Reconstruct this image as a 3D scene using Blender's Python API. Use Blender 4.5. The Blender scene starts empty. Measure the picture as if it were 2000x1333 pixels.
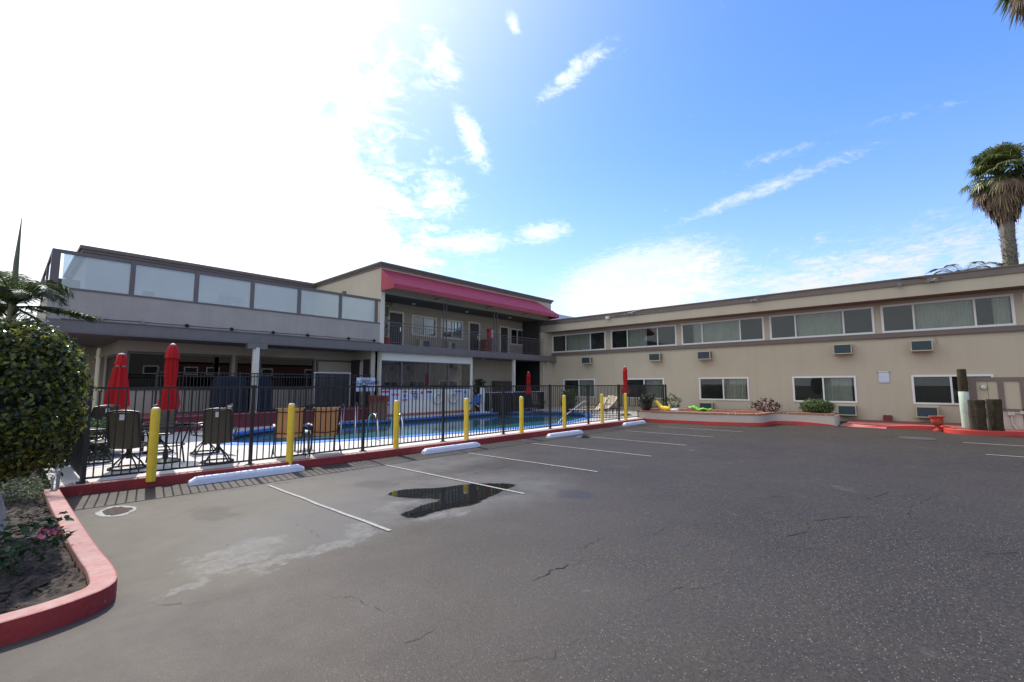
import bpy, math, random
import numpy as np
from mathutils import Vector, Matrix
from mathutils.geometry import tessellate_polygon
random.seed(7); RNG = np.random.default_rng(7)
PI = math.pi
S = bpy.context.scene
C = S.collection

# ------------------------------------------------------------------ camera
H = 1.65
PITCH, ROLL, YAW, FPX = math.radians(5.5), math.radians(-0.11), math.radians(41.9), 889.0
cy, sy = math.cos(YAW), math.sin(YAW)
FW = Vector((cy*math.cos(PITCH), sy*math.cos(PITCH), math.sin(PITCH)))
R0 = Vector((sy, -cy, 0)); U0 = R0.cross(FW)
RT = math.cos(ROLL)*R0 + math.sin(ROLL)*U0
UP = -math.sin(ROLL)*R0 + math.cos(ROLL)*U0
cam_d = bpy.data.cameras.new('camera'); cam = bpy.data.objects.new('camera', cam_d); C.objects.link(cam)
cam_d.sensor_width = 36; cam_d.lens = 16.0; cam_d.clip_end = 3000; cam_d.clip_start = 0.05
M = Matrix((RT, UP, -FW)).transposed().to_4x4(); M.translation = (0, 0, H); cam.matrix_world = M
S.camera = cam

# survey helpers: where a sight line meets a real plane of the site
def ray(x, y): return FPX*FW + (x-1000)*RT - (y-666.5)*UP
def onZ(x, y, z=0.0):
    d = ray(x, y); t = (z-H)/d.z; return Vector((0, 0, H)) + t*d
def onX(x, y, c):
    d = ray(x, y); return Vector((0, 0, H)) + (c/d.x)*d
def onY(x, y, c):
    d = ray(x, y); return Vector((0, 0, H)) + (c/d.y)*d

# ------------------------------------------------------------------ light, sky, exposure
SUN_EL = math.radians(52.5); SUN_DIR2 = Vector((0.17, 1.0)).normalized()
sun_vec = Vector((SUN_DIR2.x*math.cos(SUN_EL), SUN_DIR2.y*math.cos(SUN_EL), math.sin(SUN_EL)))
sd = bpy.data.lights.new('sun', 'SUN'); sd.energy = 2.8; sd.angle = math.radians(0.6); sd.color = (1.0, 0.95, 0.88)
so = bpy.data.objects.new('sun', sd); C.objects.link(so)
so.rotation_euler = (-sun_vec).to_track_quat('-Z', 'Y').to_euler()
S.view_settings.view_transform = 'Standard'; S.view_settings.look = 'None'
S.view_settings.exposure = 0.82; S.view_settings.gamma = 1.0; S.view_settings.use_curve_mapping = False

W = bpy.data.worlds.new('World'); S.world = W; W.use_nodes = True
def build_world():
    nt = W.node_tree; N = nt.nodes; L = nt.links; N.clear()
    out = N.new('ShaderNodeOutputWorld')
    sky = N.new('ShaderNodeTexSky'); sky.sky_type = 'NISHITA'; sky.sun_disc = False
    sky.sun_elevation = SUN_EL; sky.sun_rotation = math.atan2(SUN_DIR2.x, SUN_DIR2.y)
    sky.air_density = 1.0; sky.dust_density = 0.3; sky.ozone_density = 4.0
    bg = N.new('ShaderNodeBackground'); bg.inputs[1].default_value = 0.12
    hs_ = N.new('ShaderNodeHueSaturation'); hs_.inputs['Saturation'].default_value = 1.22; hs_.inputs['Value'].default_value = 1.25
    L.new(sky.outputs[0], hs_.inputs['Color']); tn = N.new('ShaderNodeMix'); tn.data_type = 'RGBA'; tn.blend_type = 'MULTIPLY'; tn.inputs[0].default_value = 1.0; tn.inputs[7].default_value = (1.22, 0.97, 1.06, 1)
    L.new(hs_.outputs[0], tn.inputs[6]); L.new(tn.outputs[2], bg.inputs[0])
    tc = N.new('ShaderNodeTexCoord')
    def m(op, a, b=None, c=None, clamp=False):
        n = N.new('ShaderNodeMath'); n.operation = op; n.use_clamp = clamp
        for i, v in enumerate((a, b, c)):
            if v is None: continue
            if isinstance(v, (int, float)): n.inputs[i].default_value = v
            else: L.new(v, n.inputs[i])
        return n.outputs[0]
    def dot(vec):
        n = N.new('ShaderNodeVectorMath'); n.operation = 'DOT_PRODUCT'
        L.new(tc.outputs['Generated'], n.inputs[0]); n.inputs[1].default_value = vec
        return n.outputs['Value']
    def sstep(v, a, b):
        n = N.new('ShaderNodeMapRange'); n.interpolation_type = 'SMOOTHSTEP'
        L.new(v, n.inputs[0]); n.inputs[1].default_value = a; n.inputs[2].default_value = b
        return n.outputs[0]
    sep = N.new('ShaderNodeSeparateXYZ'); L.new(tc.outputs['Generated'], sep.inputs[0])
    zz = m('MAXIMUM', m('ADD', sep.outputs[2], 0.12), 0.05)
    px = m('DIVIDE', sep.outputs[0], zz); py = m('DIVIDE', sep.outputs[1], zz)
    cmb = N.new('ShaderNodeCombineXYZ'); L.new(px, cmb.inputs[0]); L.new(py, cmb.inputs[1])
    def noise(scale, detail, rough, distort, vec=cmb.outputs[0], off=0):
        n = N.new('ShaderNodeTexNoise'); n.inputs['Scale'].default_value = scale
        n.inputs['Detail'].default_value = detail; n.inputs['Roughness'].default_value = rough
        n.inputs['Distortion'].default_value = distort
        mp = N.new('ShaderNodeMapping'); mp.inputs['Location'].default_value = (off, off*0.7, 0)
        L.new(vec, mp.inputs[0]); L.new(mp.outputs[0], n.inputs['Vector'])
        return n.outputs['Fac']
    n1 = noise(4.2, 9, 0.66, 0.7, off=3.1)
    n2 = noise(13.0, 8, 0.68, 0.9, off=1.7)
    nn = m('ADD', m('MULTIPLY', n1, 0.6), m('MULTIPLY', n2, 0.4))
    # bright bank on the sun side: bounded by the plane through two sight lines
    nL = ray(740, 0).normalized().cross(ray(830, 560).normalized()).normalized()
    if nL.dot(ray(0, 300).normalized()) < 0: nL = -nL
    # bank bulges out low down
    low = m('MULTIPLY', sstep(sep.outputs[2], 0.5, 0.12), 0.10)
    edge = m('SUBTRACT', m('ADD', dot(nL), low), 0.03)
    b1 = sstep(edge, -0.27, 0.27)
    # low bank to the right near the horizon
    hz = m('ADD', sep.outputs[2], m('MULTIPLY', dot(ray(2000, 600).normalized()), -0.06))
    b2 = m('MULTIPLY', sstep(hz, 0.27, 0.10), sstep(dot(nL), -0.22, -0.45))
    # unseen bright cloud behind the camera, added as fill light for shaded walls
    b3 = sstep(dot(Vector((-cy, -sy, 0))), -0.15, 0.35)
    bias = m('ADD', m('ADD', m('MULTIPLY', b1, 1.30), m('MULTIPLY', b2, 0.92)), m('MULTIPLY', b3, 0.75))
    dens = m('ADD', bias, m('MULTIPLY', m('SUBTRACT', nn, 0.5), 3.6))
    cl = sstep(dens, 0.36, 1.45)
    # a few wisps of their own, each with a direction, a long and a short axis
    n3 = noise(16, 7, 0.7, 1.2, off=5.2)
    def wisp(p, q, w, amp, prev):
        a, b = ray(*p).normalized(), ray(*q).normalized()
        mid = (a+b).normalized(); lx = (b-a); hl = lx.length/2; lx.normalize(); sx = mid.cross(lx).normalized()
        u = m('DIVIDE', m('SUBTRACT', dot(lx), lx.dot(mid)), hl); v = m('DIVIDE', m('SUBTRACT', dot(sx), 0.0), w)
        r = m('ADD', m('MULTIPLY', u, u), m('MULTIPLY', v, v))
        g = m('MULTIPLY', m('POWER', 2.718, m('MULTIPLY', r, -1.0)), sstep(dot(mid), 0.6, 0.75))
        t = m('MULTIPLY', g, amp)
        f = sstep(m('ADD', t, m('MULTIPLY', m('SUBTRACT', m('ADD', m('MULTIPLY', n3, .6), m('MULTIPLY', n2, .4)), 0.5), 3.0)), 0.25, 1.5)
        f = m('MULTIPLY', f, sstep(g, 0.03, 0.45))
        return m('MAXIMUM', prev, f)
    ws = wisp((895, 205), (950, 335), 0.024, 1.25, 0.0)
    ws = wisp((1040, 205), (1215, 70), 0.020, 1.0, ws)
    ws = wisp((995, 20), (1012, 75), 0.012, 0.8, ws)
    ws = wisp((1300, 445), (1710, 285), 0.015, 1.0, ws)
    ws = wisp((1420, 335), (1640, 270), 0.012, 0.55, ws)
    ws = wisp((1620, 260), (1960, 180), 0.009, 0.5, ws)
    ws = wisp((1000, 465), (1120, 445), 0.024, 1.3, ws)
    ws = wisp((840, 480), (1000, 470), 0.03, 1.2, ws)
    ws = wisp((820, 340), (900, 420), 0.05, 1.1, ws)
    ws = wisp((1080, 600), (1420, 510), 0.075, 2.3, ws)
    ws = wisp((1450, 590), (2000, 440), 0.045, 0.75, ws)
    ws = wisp((820, 60), (900, 180), 0.03, 0.9, ws)
    tot = m('MINIMUM', m('ADD', cl, m('MULTIPLY', ws, 0.68)), 1.0)
    # thin veil that brightens the clear sky round the sun
    glow = m('POWER', m('MAXIMUM', dot(sun_vec), 0.0), 9.0)
    veil = m('MINIMUM', m('ADD', m('MULTIPLY', glow, 0.45), m('MULTIPLY', sstep(sep.outputs[2], 0.5, 0.0), 0.16)), 0.9)
    tot2 = m('SUBTRACT', 1.0, m('MULTIPLY', m('SUBTRACT', 1.0, tot), m('SUBTRACT', 1.0, veil)))
    cb = N.new('ShaderNodeBackground'); cb.inputs[0].default_value = (0.96, 0.98, 1.0, 1)
    L.new(m('ADD', m('ADD', 0.52, m('MULTIPLY', b3, 0.08)), m('MULTIPLY', m('POWER', m('MAXIMUM', dot(sun_vec), 0.0), 3.0), 0.9)), cb.inputs[1])
    mx = N.new('ShaderNodeMixShader'); L.new(tot2, mx.inputs[0]); L.new(bg.outputs[0], mx.inputs[1]); L.new(cb.outputs[0], mx.inputs[2])
    L.new(mx.outputs[0], out.inputs[0])
build_world()

# ------------------------------------------------------------------ materials
def lin(r, g, b): return tuple(((v/255)/12.92 if v/255 <= .04045 else ((v/255+.055)/1.055)**2.4) for v in (r, g, b))
MATS = {}
def mat(name, col, rough=0.7, var=0.12, scale=4.0, bump=0.0, bscale=60.0, metal=0.0, spec=0.5, col2=None, stain=0.0, alpha=None, coat=0.0, trans=0.0, streak=0.0, chips=0.0):
    if name in MATS: return MATS[name]
    m = bpy.data.materials.new(name); m.use_nodes = True; nt = m.node_tree; N = nt.nodes; L = nt.links
    b = N['Principled BSDF']; b.inputs['Roughness'].default_value = rough; b.inputs['Metallic'].default_value = metal
    b.inputs['Specular IOR Level'].default_value = spec
    if coat: b.inputs['Coat Weight'].default_value = coat; b.inputs['Coat Roughness'].default_value = 0.1
    tc = N.new('ShaderNodeTexCoord')
    n = N.new('ShaderNodeTexNoise'); n.inputs['Scale'].default_value = scale; n.inputs['Detail'].default_value = 7; n.inputs['Roughness'].default_value = .65
    L.new(tc.outputs['Object'], n.inputs['Vector'])
    mr = N.new('ShaderNodeMapRange'); mr.inputs[1].default_value = .3; mr.inputs[2].default_value = .7
    L.new(n.outputs['Fac'], mr.inputs[0])
    mx = N.new('ShaderNodeMix'); mx.data_type = 'RGBA'
    c2 = col2 if col2 else tuple(c*(1+var) for c in col)
    c1 = col if col2 else tuple(c*(1-var) for c in col)
    mx.inputs[6].default_value = (*c1, 1); mx.inputs[7].default_value = (*c2, 1)
    L.new(mr.outputs[0], mx.inputs[0]); last = mx.outputs[2]
    if stain:
        n2 = N.new('ShaderNodeTexNoise'); n2.inputs['Scale'].default_value = scale*5; n2.inputs['Detail'].default_value = 9; n2.inputs['Roughness'].default_value = .75
        L.new(tc.outputs['Object'], n2.inputs['Vector'])
        m2 = N.new('ShaderNodeMapRange'); m2.inputs[1].default_value = .58; m2.inputs[2].default_value = .68; L.new(n2.outputs['Fac'], m2.inputs[0])
        ml = N.new('ShaderNodeMath'); ml.operation = 'MULTIPLY'; ml.inputs[1].default_value = stain; L.new(m2.outputs[0], ml.inputs[0])
        m3 = N.new('ShaderNodeMix'); m3.data_type = 'RGBA'; L.new(ml.outputs[0], m3.inputs[0]); L.new(last, m3.inputs[6])
        m3.inputs[7].default_value = (0.06, 0.055, 0.05, 1); last = m3.outputs[2]
    if streak:
        mp_ = N.new('ShaderNodeMapping'); mp_.inputs['Scale'].default_value = (2.6, 2.6, .16); L.new(tc.outputs['Object'], mp_.inputs[0])
        n4 = N.new('ShaderNodeTexNoise'); n4.inputs['Scale'].default_value = 1.6; n4.inputs['Detail'].default_value = 8; n4.inputs['Roughness'].default_value = .7; L.new(mp_.outputs[0], n4.inputs['Vector'])
        m4 = N.new('ShaderNodeMapRange'); m4.inputs[1].default_value = .48; m4.inputs[2].default_value = .72; m4.inputs[3].default_value = 0; m4.inputs[4].default_value = streak; L.new(n4.outputs['Fac'], m4.inputs[0])
        m5 = N.new('ShaderNodeMix'); m5.data_type = 'RGBA'; L.new(m4.outputs[0], m5.inputs[0]); L.new(last, m5.inputs[6]); m5.inputs[7].default_value = (col[0]*.55, col[1]*.54, col[2]*.52, 1); last = m5.outputs[2]
    if chips:
        n6 = N.new('ShaderNodeTexNoise'); n6.inputs['Scale'].default_value = 11; n6.inputs['Detail'].default_value = 10; n6.inputs['Roughness'].default_value = .8; n6.inputs['Distortion'].default_value = .4; L.new(tc.outputs['Object'], n6.inputs['Vector'])
        m6 = N.new('ShaderNodeMapRange'); m6.inputs[1].default_value = .60; m6.inputs[2].default_value = .64; m6.inputs[4].default_value = chips; L.new(n6.outputs['Fac'], m6.inputs[0])
        m7 = N.new('ShaderNodeMix'); m7.data_type = 'RGBA'; L.new(m6.outputs[0], m7.inputs[0]); L.new(last, m7.inputs[6]); m7.inputs[7].default_value = (.30, .27, .25, 1); last = m7.outputs[2]
    L.new(last, b.inputs['Base Color'])
    if bump:
        nb = N.new('ShaderNodeTexNoise'); nb.inputs['Scale'].default_value = bscale; nb.inputs['Detail'].default_value = 4
        L.new(tc.outputs['Object'], nb.inputs['Vector'])
        bp = N.new('ShaderNodeBump'); bp.inputs['Strength'].default_value = bump; bp.inputs['Distance'].default_value = 0.01
        L.new(nb.outputs['Fac'], bp.inputs['Height']); L.new(bp.outputs[0], b.inputs['Normal'])
    if trans: b.inputs['Subsurface Weight'].default_value = 0
    MATS[name] = m; return m
def leafmat(name, c1, c2, rough=0.4, tl=0.35):
    m = bpy.data.materials.new(name); m.use_nodes = True; nt = m.node_tree; N = nt.nodes; L = nt.links
    b = N['Principled BSDF']; b.inputs['Roughness'].default_value = rough
    g = N.new('ShaderNodeNewGeometry')
    cr = N.new('ShaderNodeMix'); cr.data_type = 'RGBA'; cr.inputs[6].default_value = (*c1, 1); cr.inputs[7].default_value = (*c2, 1)
    pw = N.new('ShaderNodeMath'); pw.operation = 'POWER'; pw.inputs[1].default_value = 2.0
    L.new(g.outputs['Random Per Island'], pw.inputs[0]); L.new(pw.outputs[0], cr.inputs[0]); L.new(cr.outputs[2], b.inputs['Base Color'])
    t = N.new('ShaderNodeBsdfTranslucent'); L.new(cr.outputs[2], t.inputs[0])
    mx = N.new('ShaderNodeMixShader'); mx.inputs[0].default_value = tl
    L.new(b.outputs[0], mx.inputs[1]); L.new(t.outputs[0], mx.inputs[2]); L.new(mx.outputs[0], N['Material Output'].inputs[0])
    return m
def glassmat(name, tint, refl=0.04, dirt=0.0, dcol=(.6, .65, .68), rough=0.0, gain=1.0):
    m = bpy.data.materials.new(name); m.use_nodes = True; nt = m.node_tree; N = nt.nodes; L = nt.links; N.clear()
    o = N.new('ShaderNodeOutputMaterial'); tr = N.new('ShaderNodeBsdfTransparent'); tr.inputs[0].default_value = (*tint, 1)
    gl = N.new('ShaderNodeBsdfGlossy'); gl.inputs['Color'].default_value = (.9, .95, 1, 1); gl.inputs['Roughness'].default_value = rough
    fr = N.new('ShaderNodeFresnel'); fr.inputs[0].default_value = 1.5
    gm = N.new('ShaderNodeMath'); gm.operation = 'MULTIPLY'; gm.inputs[1].default_value = gain; gm.use_clamp = True; L.new(fr.outputs[0], gm.inputs[0])
    mx = N.new('ShaderNodeMixShader'); L.new(gm.outputs[0], mx.inputs[0])
    base = tr.outputs[0]
    if dirt:
        df = N.new('ShaderNodeBsdfDiffuse'); df.inputs[0].default_value = (*dcol, 1)
        tl = N.new('ShaderNodeBsdfTranslucent'); tl.inputs[0].default_value = (*dcol, 1)
        ad = N.new('ShaderNodeMixShader'); ad.inputs[0].default_value = .5; L.new(df.outputs[0], ad.inputs[1]); L.new(tl.outputs[0], ad.inputs[2])
        tc = N.new('ShaderNodeTexCoord'); n = N.new('ShaderNodeTexNoise'); n.inputs['Scale'].default_value = 1.3; n.inputs['Detail'].default_value = 6
        L.new(tc.outputs['Object'], n.inputs['Vector'])
        mr = N.new('ShaderNodeMapRange'); mr.inputs[1].default_value = .3; mr.inputs[2].default_value = .7; mr.inputs[3].default_value = dirt*.85; mr.inputs[4].default_value = dirt*1.15
        L.new(n.outputs['Fac'], mr.inputs[0])
        m2 = N.new('ShaderNodeMixShader'); L.new(mr.outputs[0], m2.inputs[0]); L.new(tr.outputs[0], m2.inputs[1]); L.new(ad.outputs[0], m2.inputs[2]); base = m2.outputs[0]
    L.new(base, mx.inputs[1]); L.new(gl.outputs[0], mx.inputs[2]); L.new(mx.outputs[0], o.inputs[0])
    return m

STUCCO = mat('wing stucco', (.475, .432, .352), .9, .05, .5, .5, 45, streak=.13)
STUCCO2 = mat('parapet stucco', (.39, .355, .325), .9, .09, .9, .7, 40, streak=.2)
CREAM = mat('pool house cream', (.46, .42, .35), .85, .05, .8, .3, 50, streak=.2)
PALE = mat('pale painted panel', (.72, .71, .65), .7, .04, 1.2)
BROWN = mat('brown grey trim', (.155, .13, .12), .65, .08, 2)
SLATE = mat('slate grey fascia', (.165, .150, .150), .6, .10, 1.5, streak=.3)
FRAMEG = mat('dark grey frame', (.13, .115, .115), .5, .05, 3)
WHITE = mat('white vinyl frame', (.72, .72, .76), .45, .03, 4)
TRIMW = mat('off white trim', (.66, .63, .58), .6, .05, 4)
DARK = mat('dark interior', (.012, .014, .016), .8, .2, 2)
DOORM = mat('dark door', (.035, .036, .045), .45, .1, 3)
CEIL = mat('soffit darkened for shade', (.11, .105, .095), .9, .06, 2)  # ceiling colour darkened to carry the shade of the recess
SOFFIT = mat('brown soffit', (.22, .14, .11), .85, .08, 2)
REDK = mat('red kerb paint', (.27, .026, .026), .7, .22, 3, .8, 22, stain=.6, chips=.55)
REDK2 = mat('bright red kerb paint', (.50, .05, .045), .55, .10, 3, .3, 30, stain=.25)
KTOP = mat('worn kerb top', (.38, .25, .22), .75, .0, 9, .9, 30, col2=(.34, .13, .115), stain=.45, chips=.5)
CONC = mat('pool deck concrete', (.56, .53, .49), .75, .08, 1.2, .3, 50)
YEL = mat('yellow paint', (.80, .56, .035), .45, .10, 3, .2, 30, stain=.55, streak=.35, chips=.35)
YELW = mat('chipped cap', (.75, .68, .5), .5, .1, 6)
BLACK = mat('black powder coat', (.012, .013, .015), .4, .1, 3)
WSTOP = mat('white painted concrete', (.66, .70, .80), .7, .06, 5, .6, 40, stain=.7)
REDF = mat('red canvas', (.50, .010, .014), .8, .12, 3, .3, 120)
AWN = mat('red awning canvas', (.37, .046, .075), .5, .10, 1.6, .3, 40, spec=.3, streak=.25)
TAUPE = mat('taupe sling', (.13, .115, .085), .7, .08, 8, .4, 300)
TAN = mat('tan sling', (.58, .33, .13), .75, .06, 10, .3, 300)
STEEL = mat('stainless', (.75, .76, .78), .18, .03, 3, metal=1.0)
GALV = mat('galvanised grey', (.30, .31, .33), .5, .1, 5, metal=.3)
COPING = mat('blue coping', (.055, .20, .62), .55, .10, 3, .3, 60)
TILE = mat('dark waterline tile', (.012, .025, .05), .3, .4, 14)
REDWALL = mat('dark red patio wall', (.15, .022, .026), .65, .12, 2, .3, 40, streak=.4)
REDTILE = mat('red patio tile', (.33, .09, .10), .5, .3, 6, .2, 30)
SIGNW = mat('sign white', (.62, .68, .86), .5, .02, 3)
SIGNR = mat('sign red', (.55, .04, .06), .5, .02, 3)
SIGNB = mat('sign blue', (.05, .22, .62), .5, .02, 3)
SIGNK = mat('sign lettering', (.02, .03, .06), .5, .02, 3)
ACH = mat('beige casing', (.46, .42, .32), .6, .08, 5, stain=.25)
ACG = mat('slate blue grille', (.045, .085, .115), .45, .15, 20)
ACL = mat('side louvre', (.11, .08, .06), .6, .2, 30)
CURT = mat('sage curtain', (.60, .645, .59), .85, .10, 2)
SCREEN = mat('dark screen', (.025, .032, .030), .6, .12, 4)
BRICK = mat('brick', (.30, .12, .085), .8, .0, 9, .4, 30, col2=(.42, .20, .14))
BRICK2 = mat('mortar', (.42, .33, .28), .85, .1, 8)
PLW = mat('planter wall paint', (.50, .45, .42), .8, .05, 2, .3, 40)
MULCH = mat('orange mulch', (.26, .13, .06), .95, .35, 18, 1.0, 40)
SOIL = mat('dark soil', (.022, .016, .012), .95, .5, 14, 1.0, 30, col2=(.075, .054, .040))
WALK = mat('red walkway', (.20, .055, .05), .7, .2, 2, .2, 40)
LINE = mat('parking line paint', (.30, .29, .27), .85, .25, 14, .3, 60, stain=.8)
BARK = mat('grey bark', (.16, .145, .125), .9, .3, 9, .8, 30)
LBARK = mat('pale bark', (.42, .40, .37), .9, .2, 8, .6, 30)
WOOD = mat('weathered pile', (.012, .009, .007), .95, .4, 3, 1.0, 18, col2=(.060, .045, .018), stain=.6, streak=.95)
PGREEN = mat('pale green sleeve', (.42, .52, .44), .6, .15, 5, .2, 20, stain=.15)
TERRA = mat('red urn glaze', (.36, .06, .045), .45, .15, 6, .2, 30)
POTD = mat('dark pot', (.03, .02, .018), .4, .2, 5)
NAVY = mat('navy cover', (.012, .018, .04), .8, .3, 4, .6, 20)
BLKC = mat('black cover', (.01, .01, .012), .7, .3, 4, .6, 20)
CABW = mat('brown cabinet', (.12, .095, .06), .6, .2, 4)
GRN = mat('lime vinyl', (.16, .52, .05), .3, .2, 8)
YVIN = mat('yellow vinyl', (.78, .56, .05), .3, .15, 8)
BLUEP = mat('blue plastic', (.04, .14, .45), .35, .1, 5)
WPLAS = mat('white plastic', (.68, .70, .74), .35, .06, 5)
PIPE = mat('cream pipe', (.50, .48, .42), .5, .06, 5)
ROOFM = mat('flat roof felt', (.18, .17, .16), .9, .1, 3)
IRON = mat('cast iron', (.05, .05, .05), .6, .2, 12, .5, 60)
BBROWN = mat('red brown bin', (.20, .055, .045), .6, .1, 5)
SLATW = mat('brown slat', (.23, .12, .08), .7, .15, 12)
GLASS = glassmat('window glass', (.82, .84, .83), gain=.9)
GLASSD = glassmat('dark shop glass', (.12, .13, .14), gain=1.1)
GLASSP = glassmat('frosted wind screen', (.62, .72, .80), dirt=.20, dcol=(.78, .86, .92), gain=1.7)
CURTD = mat('dark vertical blind', (.085, .088, .115), .7, .15, 3)
BLOB = mat('rubber', (.02, .02, .02), .8, .1, 5)
LEAF = leafmat('ficus leaf', (.017, .036, .013), (.28, .29, .045), .24, .38)
PALML = leafmat('palm leaf', (.03, .055, .018), (.14, .17, .05), .45, .4)
PALMD = leafmat('dead palm leaf', (.13, .09, .055), (.42, .33, .23), .8, .2)
FANL = leafmat('fan palm leaf', (.05, .08, .022), (.24, .25, .08), .4, .3)
BUSH = leafmat('shrub leaf', (.05, .085, .03), (.15, .21, .07), .55, .3)
ROSEL = leafmat('rose leaf', (.018, .045, .018), (.05, .10, .025), .45, .25)
ROSER = leafmat('young red rose leaf', (.25, .04, .02), (.45, .12, .04), .45, .3)
PETAL = leafmat('pink petal', (.75, .16, .28), (.85, .32, .42), .6, .35)
MAG = leafmat('magenta leaf', (.06, .012, .022), (.20, .02, .07), .6, .2)
DKLEAF = leafmat('dark leaf', (.012, .022, .012), (.03, .05, .02), .6, .2)

TAN = leafmat('tan sling fabric', (.50, .33, .19), (.54, .36, .21), .75, .40)
TAUPE = leafmat('taupe sling fabric', (.12, .108, .08), (.14, .12, .09), .7, .35)
REDF = leafmat('red umbrella canvas', (.50, .010, .014), (.56, .012, .016), .8, .3)
# ------------------------------------------------------------------ mesh helpers
class MB:
    def __init__(s): s.v = []; s.f = []
    def add(s, vs, fs):
        o = len(s.v); s.v += [tuple(p) for p in vs]; s.f += [tuple(i+o for i in f) for f in fs]; return s
    def box(s, x0, y0, z0, x1, y1, z1):
        x0, x1 = min(x0, x1), max(x0, x1); y0, y1 = min(y0, y1), max(y0, y1); z0, z1 = min(z0, z1), max(z0, z1)
        vs = [(x, y, z) for z in (z0, z1) for y in (y0, y1) for x in (x0, x1)]
        return s.add(vs, [(0, 2, 3, 1), (4, 5, 7, 6), (0, 1, 5, 4), (2, 6, 7, 3), (0, 4, 6, 2), (1, 3, 7, 5)])
    def prism(s, pts, z0, z1):
        n = len(pts); a = sum(pts[i][0]*pts[(i+1) % n][1]-pts[(i+1) % n][0]*pts[i][1] for i in range(n))
        if a < 0: pts = pts[::-1]
        tris = tessellate_polygon([[Vector((p[0], p[1], 0)) for p in pts]])
        vs = [(p[0], p[1], z0) for p in pts]+[(p[0], p[1], z1) for p in pts]
        fs = [(i, (i+1) % n, n+(i+1) % n, n+i) for i in range(n)]
        for t in tris:
            A, B, D = (Vector(vs[i]) for i in t)
            if (B-A).cross(D-A).z < 0: t = t[::-1]
            fs.append(tuple(n+i for i in t)); fs.append(tuple(t[::-1]))
        return s.add(vs, fs)
    def tube(s, pts, r, n=6, caps=True):
        pts = [Vector(p) for p in pts]; rs = r if isinstance(r, (list, tuple)) else [r]*len(pts)
        rings = []; prev = None
        for i, p in enumerate(pts):
            t = (pts[min(i+1, len(pts)-1)]-pts[max(i-1, 0)]).normalized()
            ref = prev if prev is not None else (Vector((0, 0, 1)) if abs(t.z) < .9 else Vector((1, 0, 0)))
            b = t.cross(ref)
            if b.length < 1e-4: b = t.cross(Vector((1, 0, 0)))
            b.normalize(); nn = b.cross(t).normalized(); prev = nn
            rings.append([p+rs[i]*(math.cos(2*PI*k/n)*b+math.sin(2*PI*k/n)*nn) for k in range(n)])
        vs = [v for rg in rings for v in rg]; fs = []
        for i in range(len(rings)-1):
            for k in range(n): fs.append((i*n+k, i*n+(k+1) % n, (i+1)*n+(k+1) % n, (i+1)*n+k))
        if caps: fs.append(tuple(range(n))[::-1]); fs.append(tuple((len(rings)-1)*n+k for k in range(n)))
        return s.add(vs, fs)
    def cyl(s, x, y, z0, z1, r, n=16, r2=None): return s.tube([(x, y, z0), (x, y, z1)], [r, r if r2 is None else r2], n)
    def lathe(s, x, y, prof, n=20, fold=0.0, nf=8, ph=0.0):
        vs = []; fs = []
        for i, (r, z) in enumerate(prof):
            for k in range(n):
                a = 2*PI*k/n; rr = r*(1+fold*math.cos(nf*a+ph+i*.25)*(min(1, i/3)))
                vs.append((x+rr*math.cos(a), y+rr*math.sin(a), z))
        for i in range(len(prof)-1):
            for k in range(n): fs.append((i*n+k, i*n+(k+1) % n, (i+1)*n+(k+1) % n, (i+1)*n+k))
        fs.append(tuple(range(n))[::-1]); fs.append(tuple((len(prof)-1)*n+k for k in range(n)))
        return s.add(vs, fs)
    def quad(s, a, b, c, d): return s.add([a, b, c, d], [(0, 1, 2, 3)])
    def ring(s, x, y, z, R, r, n=28, m=6, sx=1.0, sy=1.0, plane='z'):
        vs = []; fs = []
        for i in range(n):
            a = 2*PI*i/n
            for k in range(m):
                b = 2*PI*k/m; rr = R+r*math.cos(b)
                p = (rr*math.cos(a)*sx, rr*math.sin(a)*sy, r*math.sin(b))
                if plane == 'y': p = (p[0], p[2], p[1])
                vs.append((x+p[0], y+p[1], z+p[2]))
        for i in range(n):
            for k in range(m): fs.append((i*m+k, ((i+1) % n)*m+k, ((i+1) % n)*m+(k+1) % m, i*m+(k+1) % m))
        return s.add(vs, fs)
def tag(o, label=None, cat=None, group=None, kind=None):
    if label: o['label'] = label
    if cat: o['category'] = cat
    if group: o['group'] = group
    if kind: o['kind'] = kind
    return o
def empty(name, loc, label, cat, group=None, rz=0.0):
    o = bpy.data.objects.new(name, None); C.objects.link(o); o.location = loc; o.rotation_euler.z = rz; o.empty_display_size = .1
    return tag(o, label, cat, group)
def obj(name, mb, material, parent=None, smooth=False, world=True, bevel=0.0, origin=None):
    """link mesh; when it has a parent and world=True the vertices are given in world coordinates"""
    me = bpy.data.meshes.new(name)
    off = Vector((0, 0, 0))
    if parent is not None and world:
        off = parent_world(parent)
    if parent is None and origin is not None: off = Vector(origin)
    me.from_pydata([(v[0]-off[0], v[1]-off[1], v[2]-off[2]) for v in mb.v], [], mb.f); me.validate()
    me.materials.append(material)
    if smooth:
        for p in me.polygons: p.use_smooth = True
        me.set_sharp_from_angle(angle=math.radians(38))
    o = bpy.data.objects.new(name, me); C.objects.link(o)
    if parent is None and origin is not None: o.location = off
    if parent is not None: o.parent = parent
    if bevel:
        b = o.modifiers.new('bevel', 'BEVEL'); b.width = bevel; b.segments = 2; b.limit_method = 'ANGLE'
    return o
def parent_world(p):
    t = Vector((0, 0, 0))
    while p is not None: t = t+Vector(p.location); p = p.parent
    return t
def copy_tree(o, parent=None):
    c = o.copy(); C.objects.link(c)
    if parent is not None: c.parent = parent
    for ch in list(o.children): copy_tree(ch, c)
    return c
def struct(name, mb, material, **k): return tag(obj(name, mb, material, **k), kind='structure')
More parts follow.
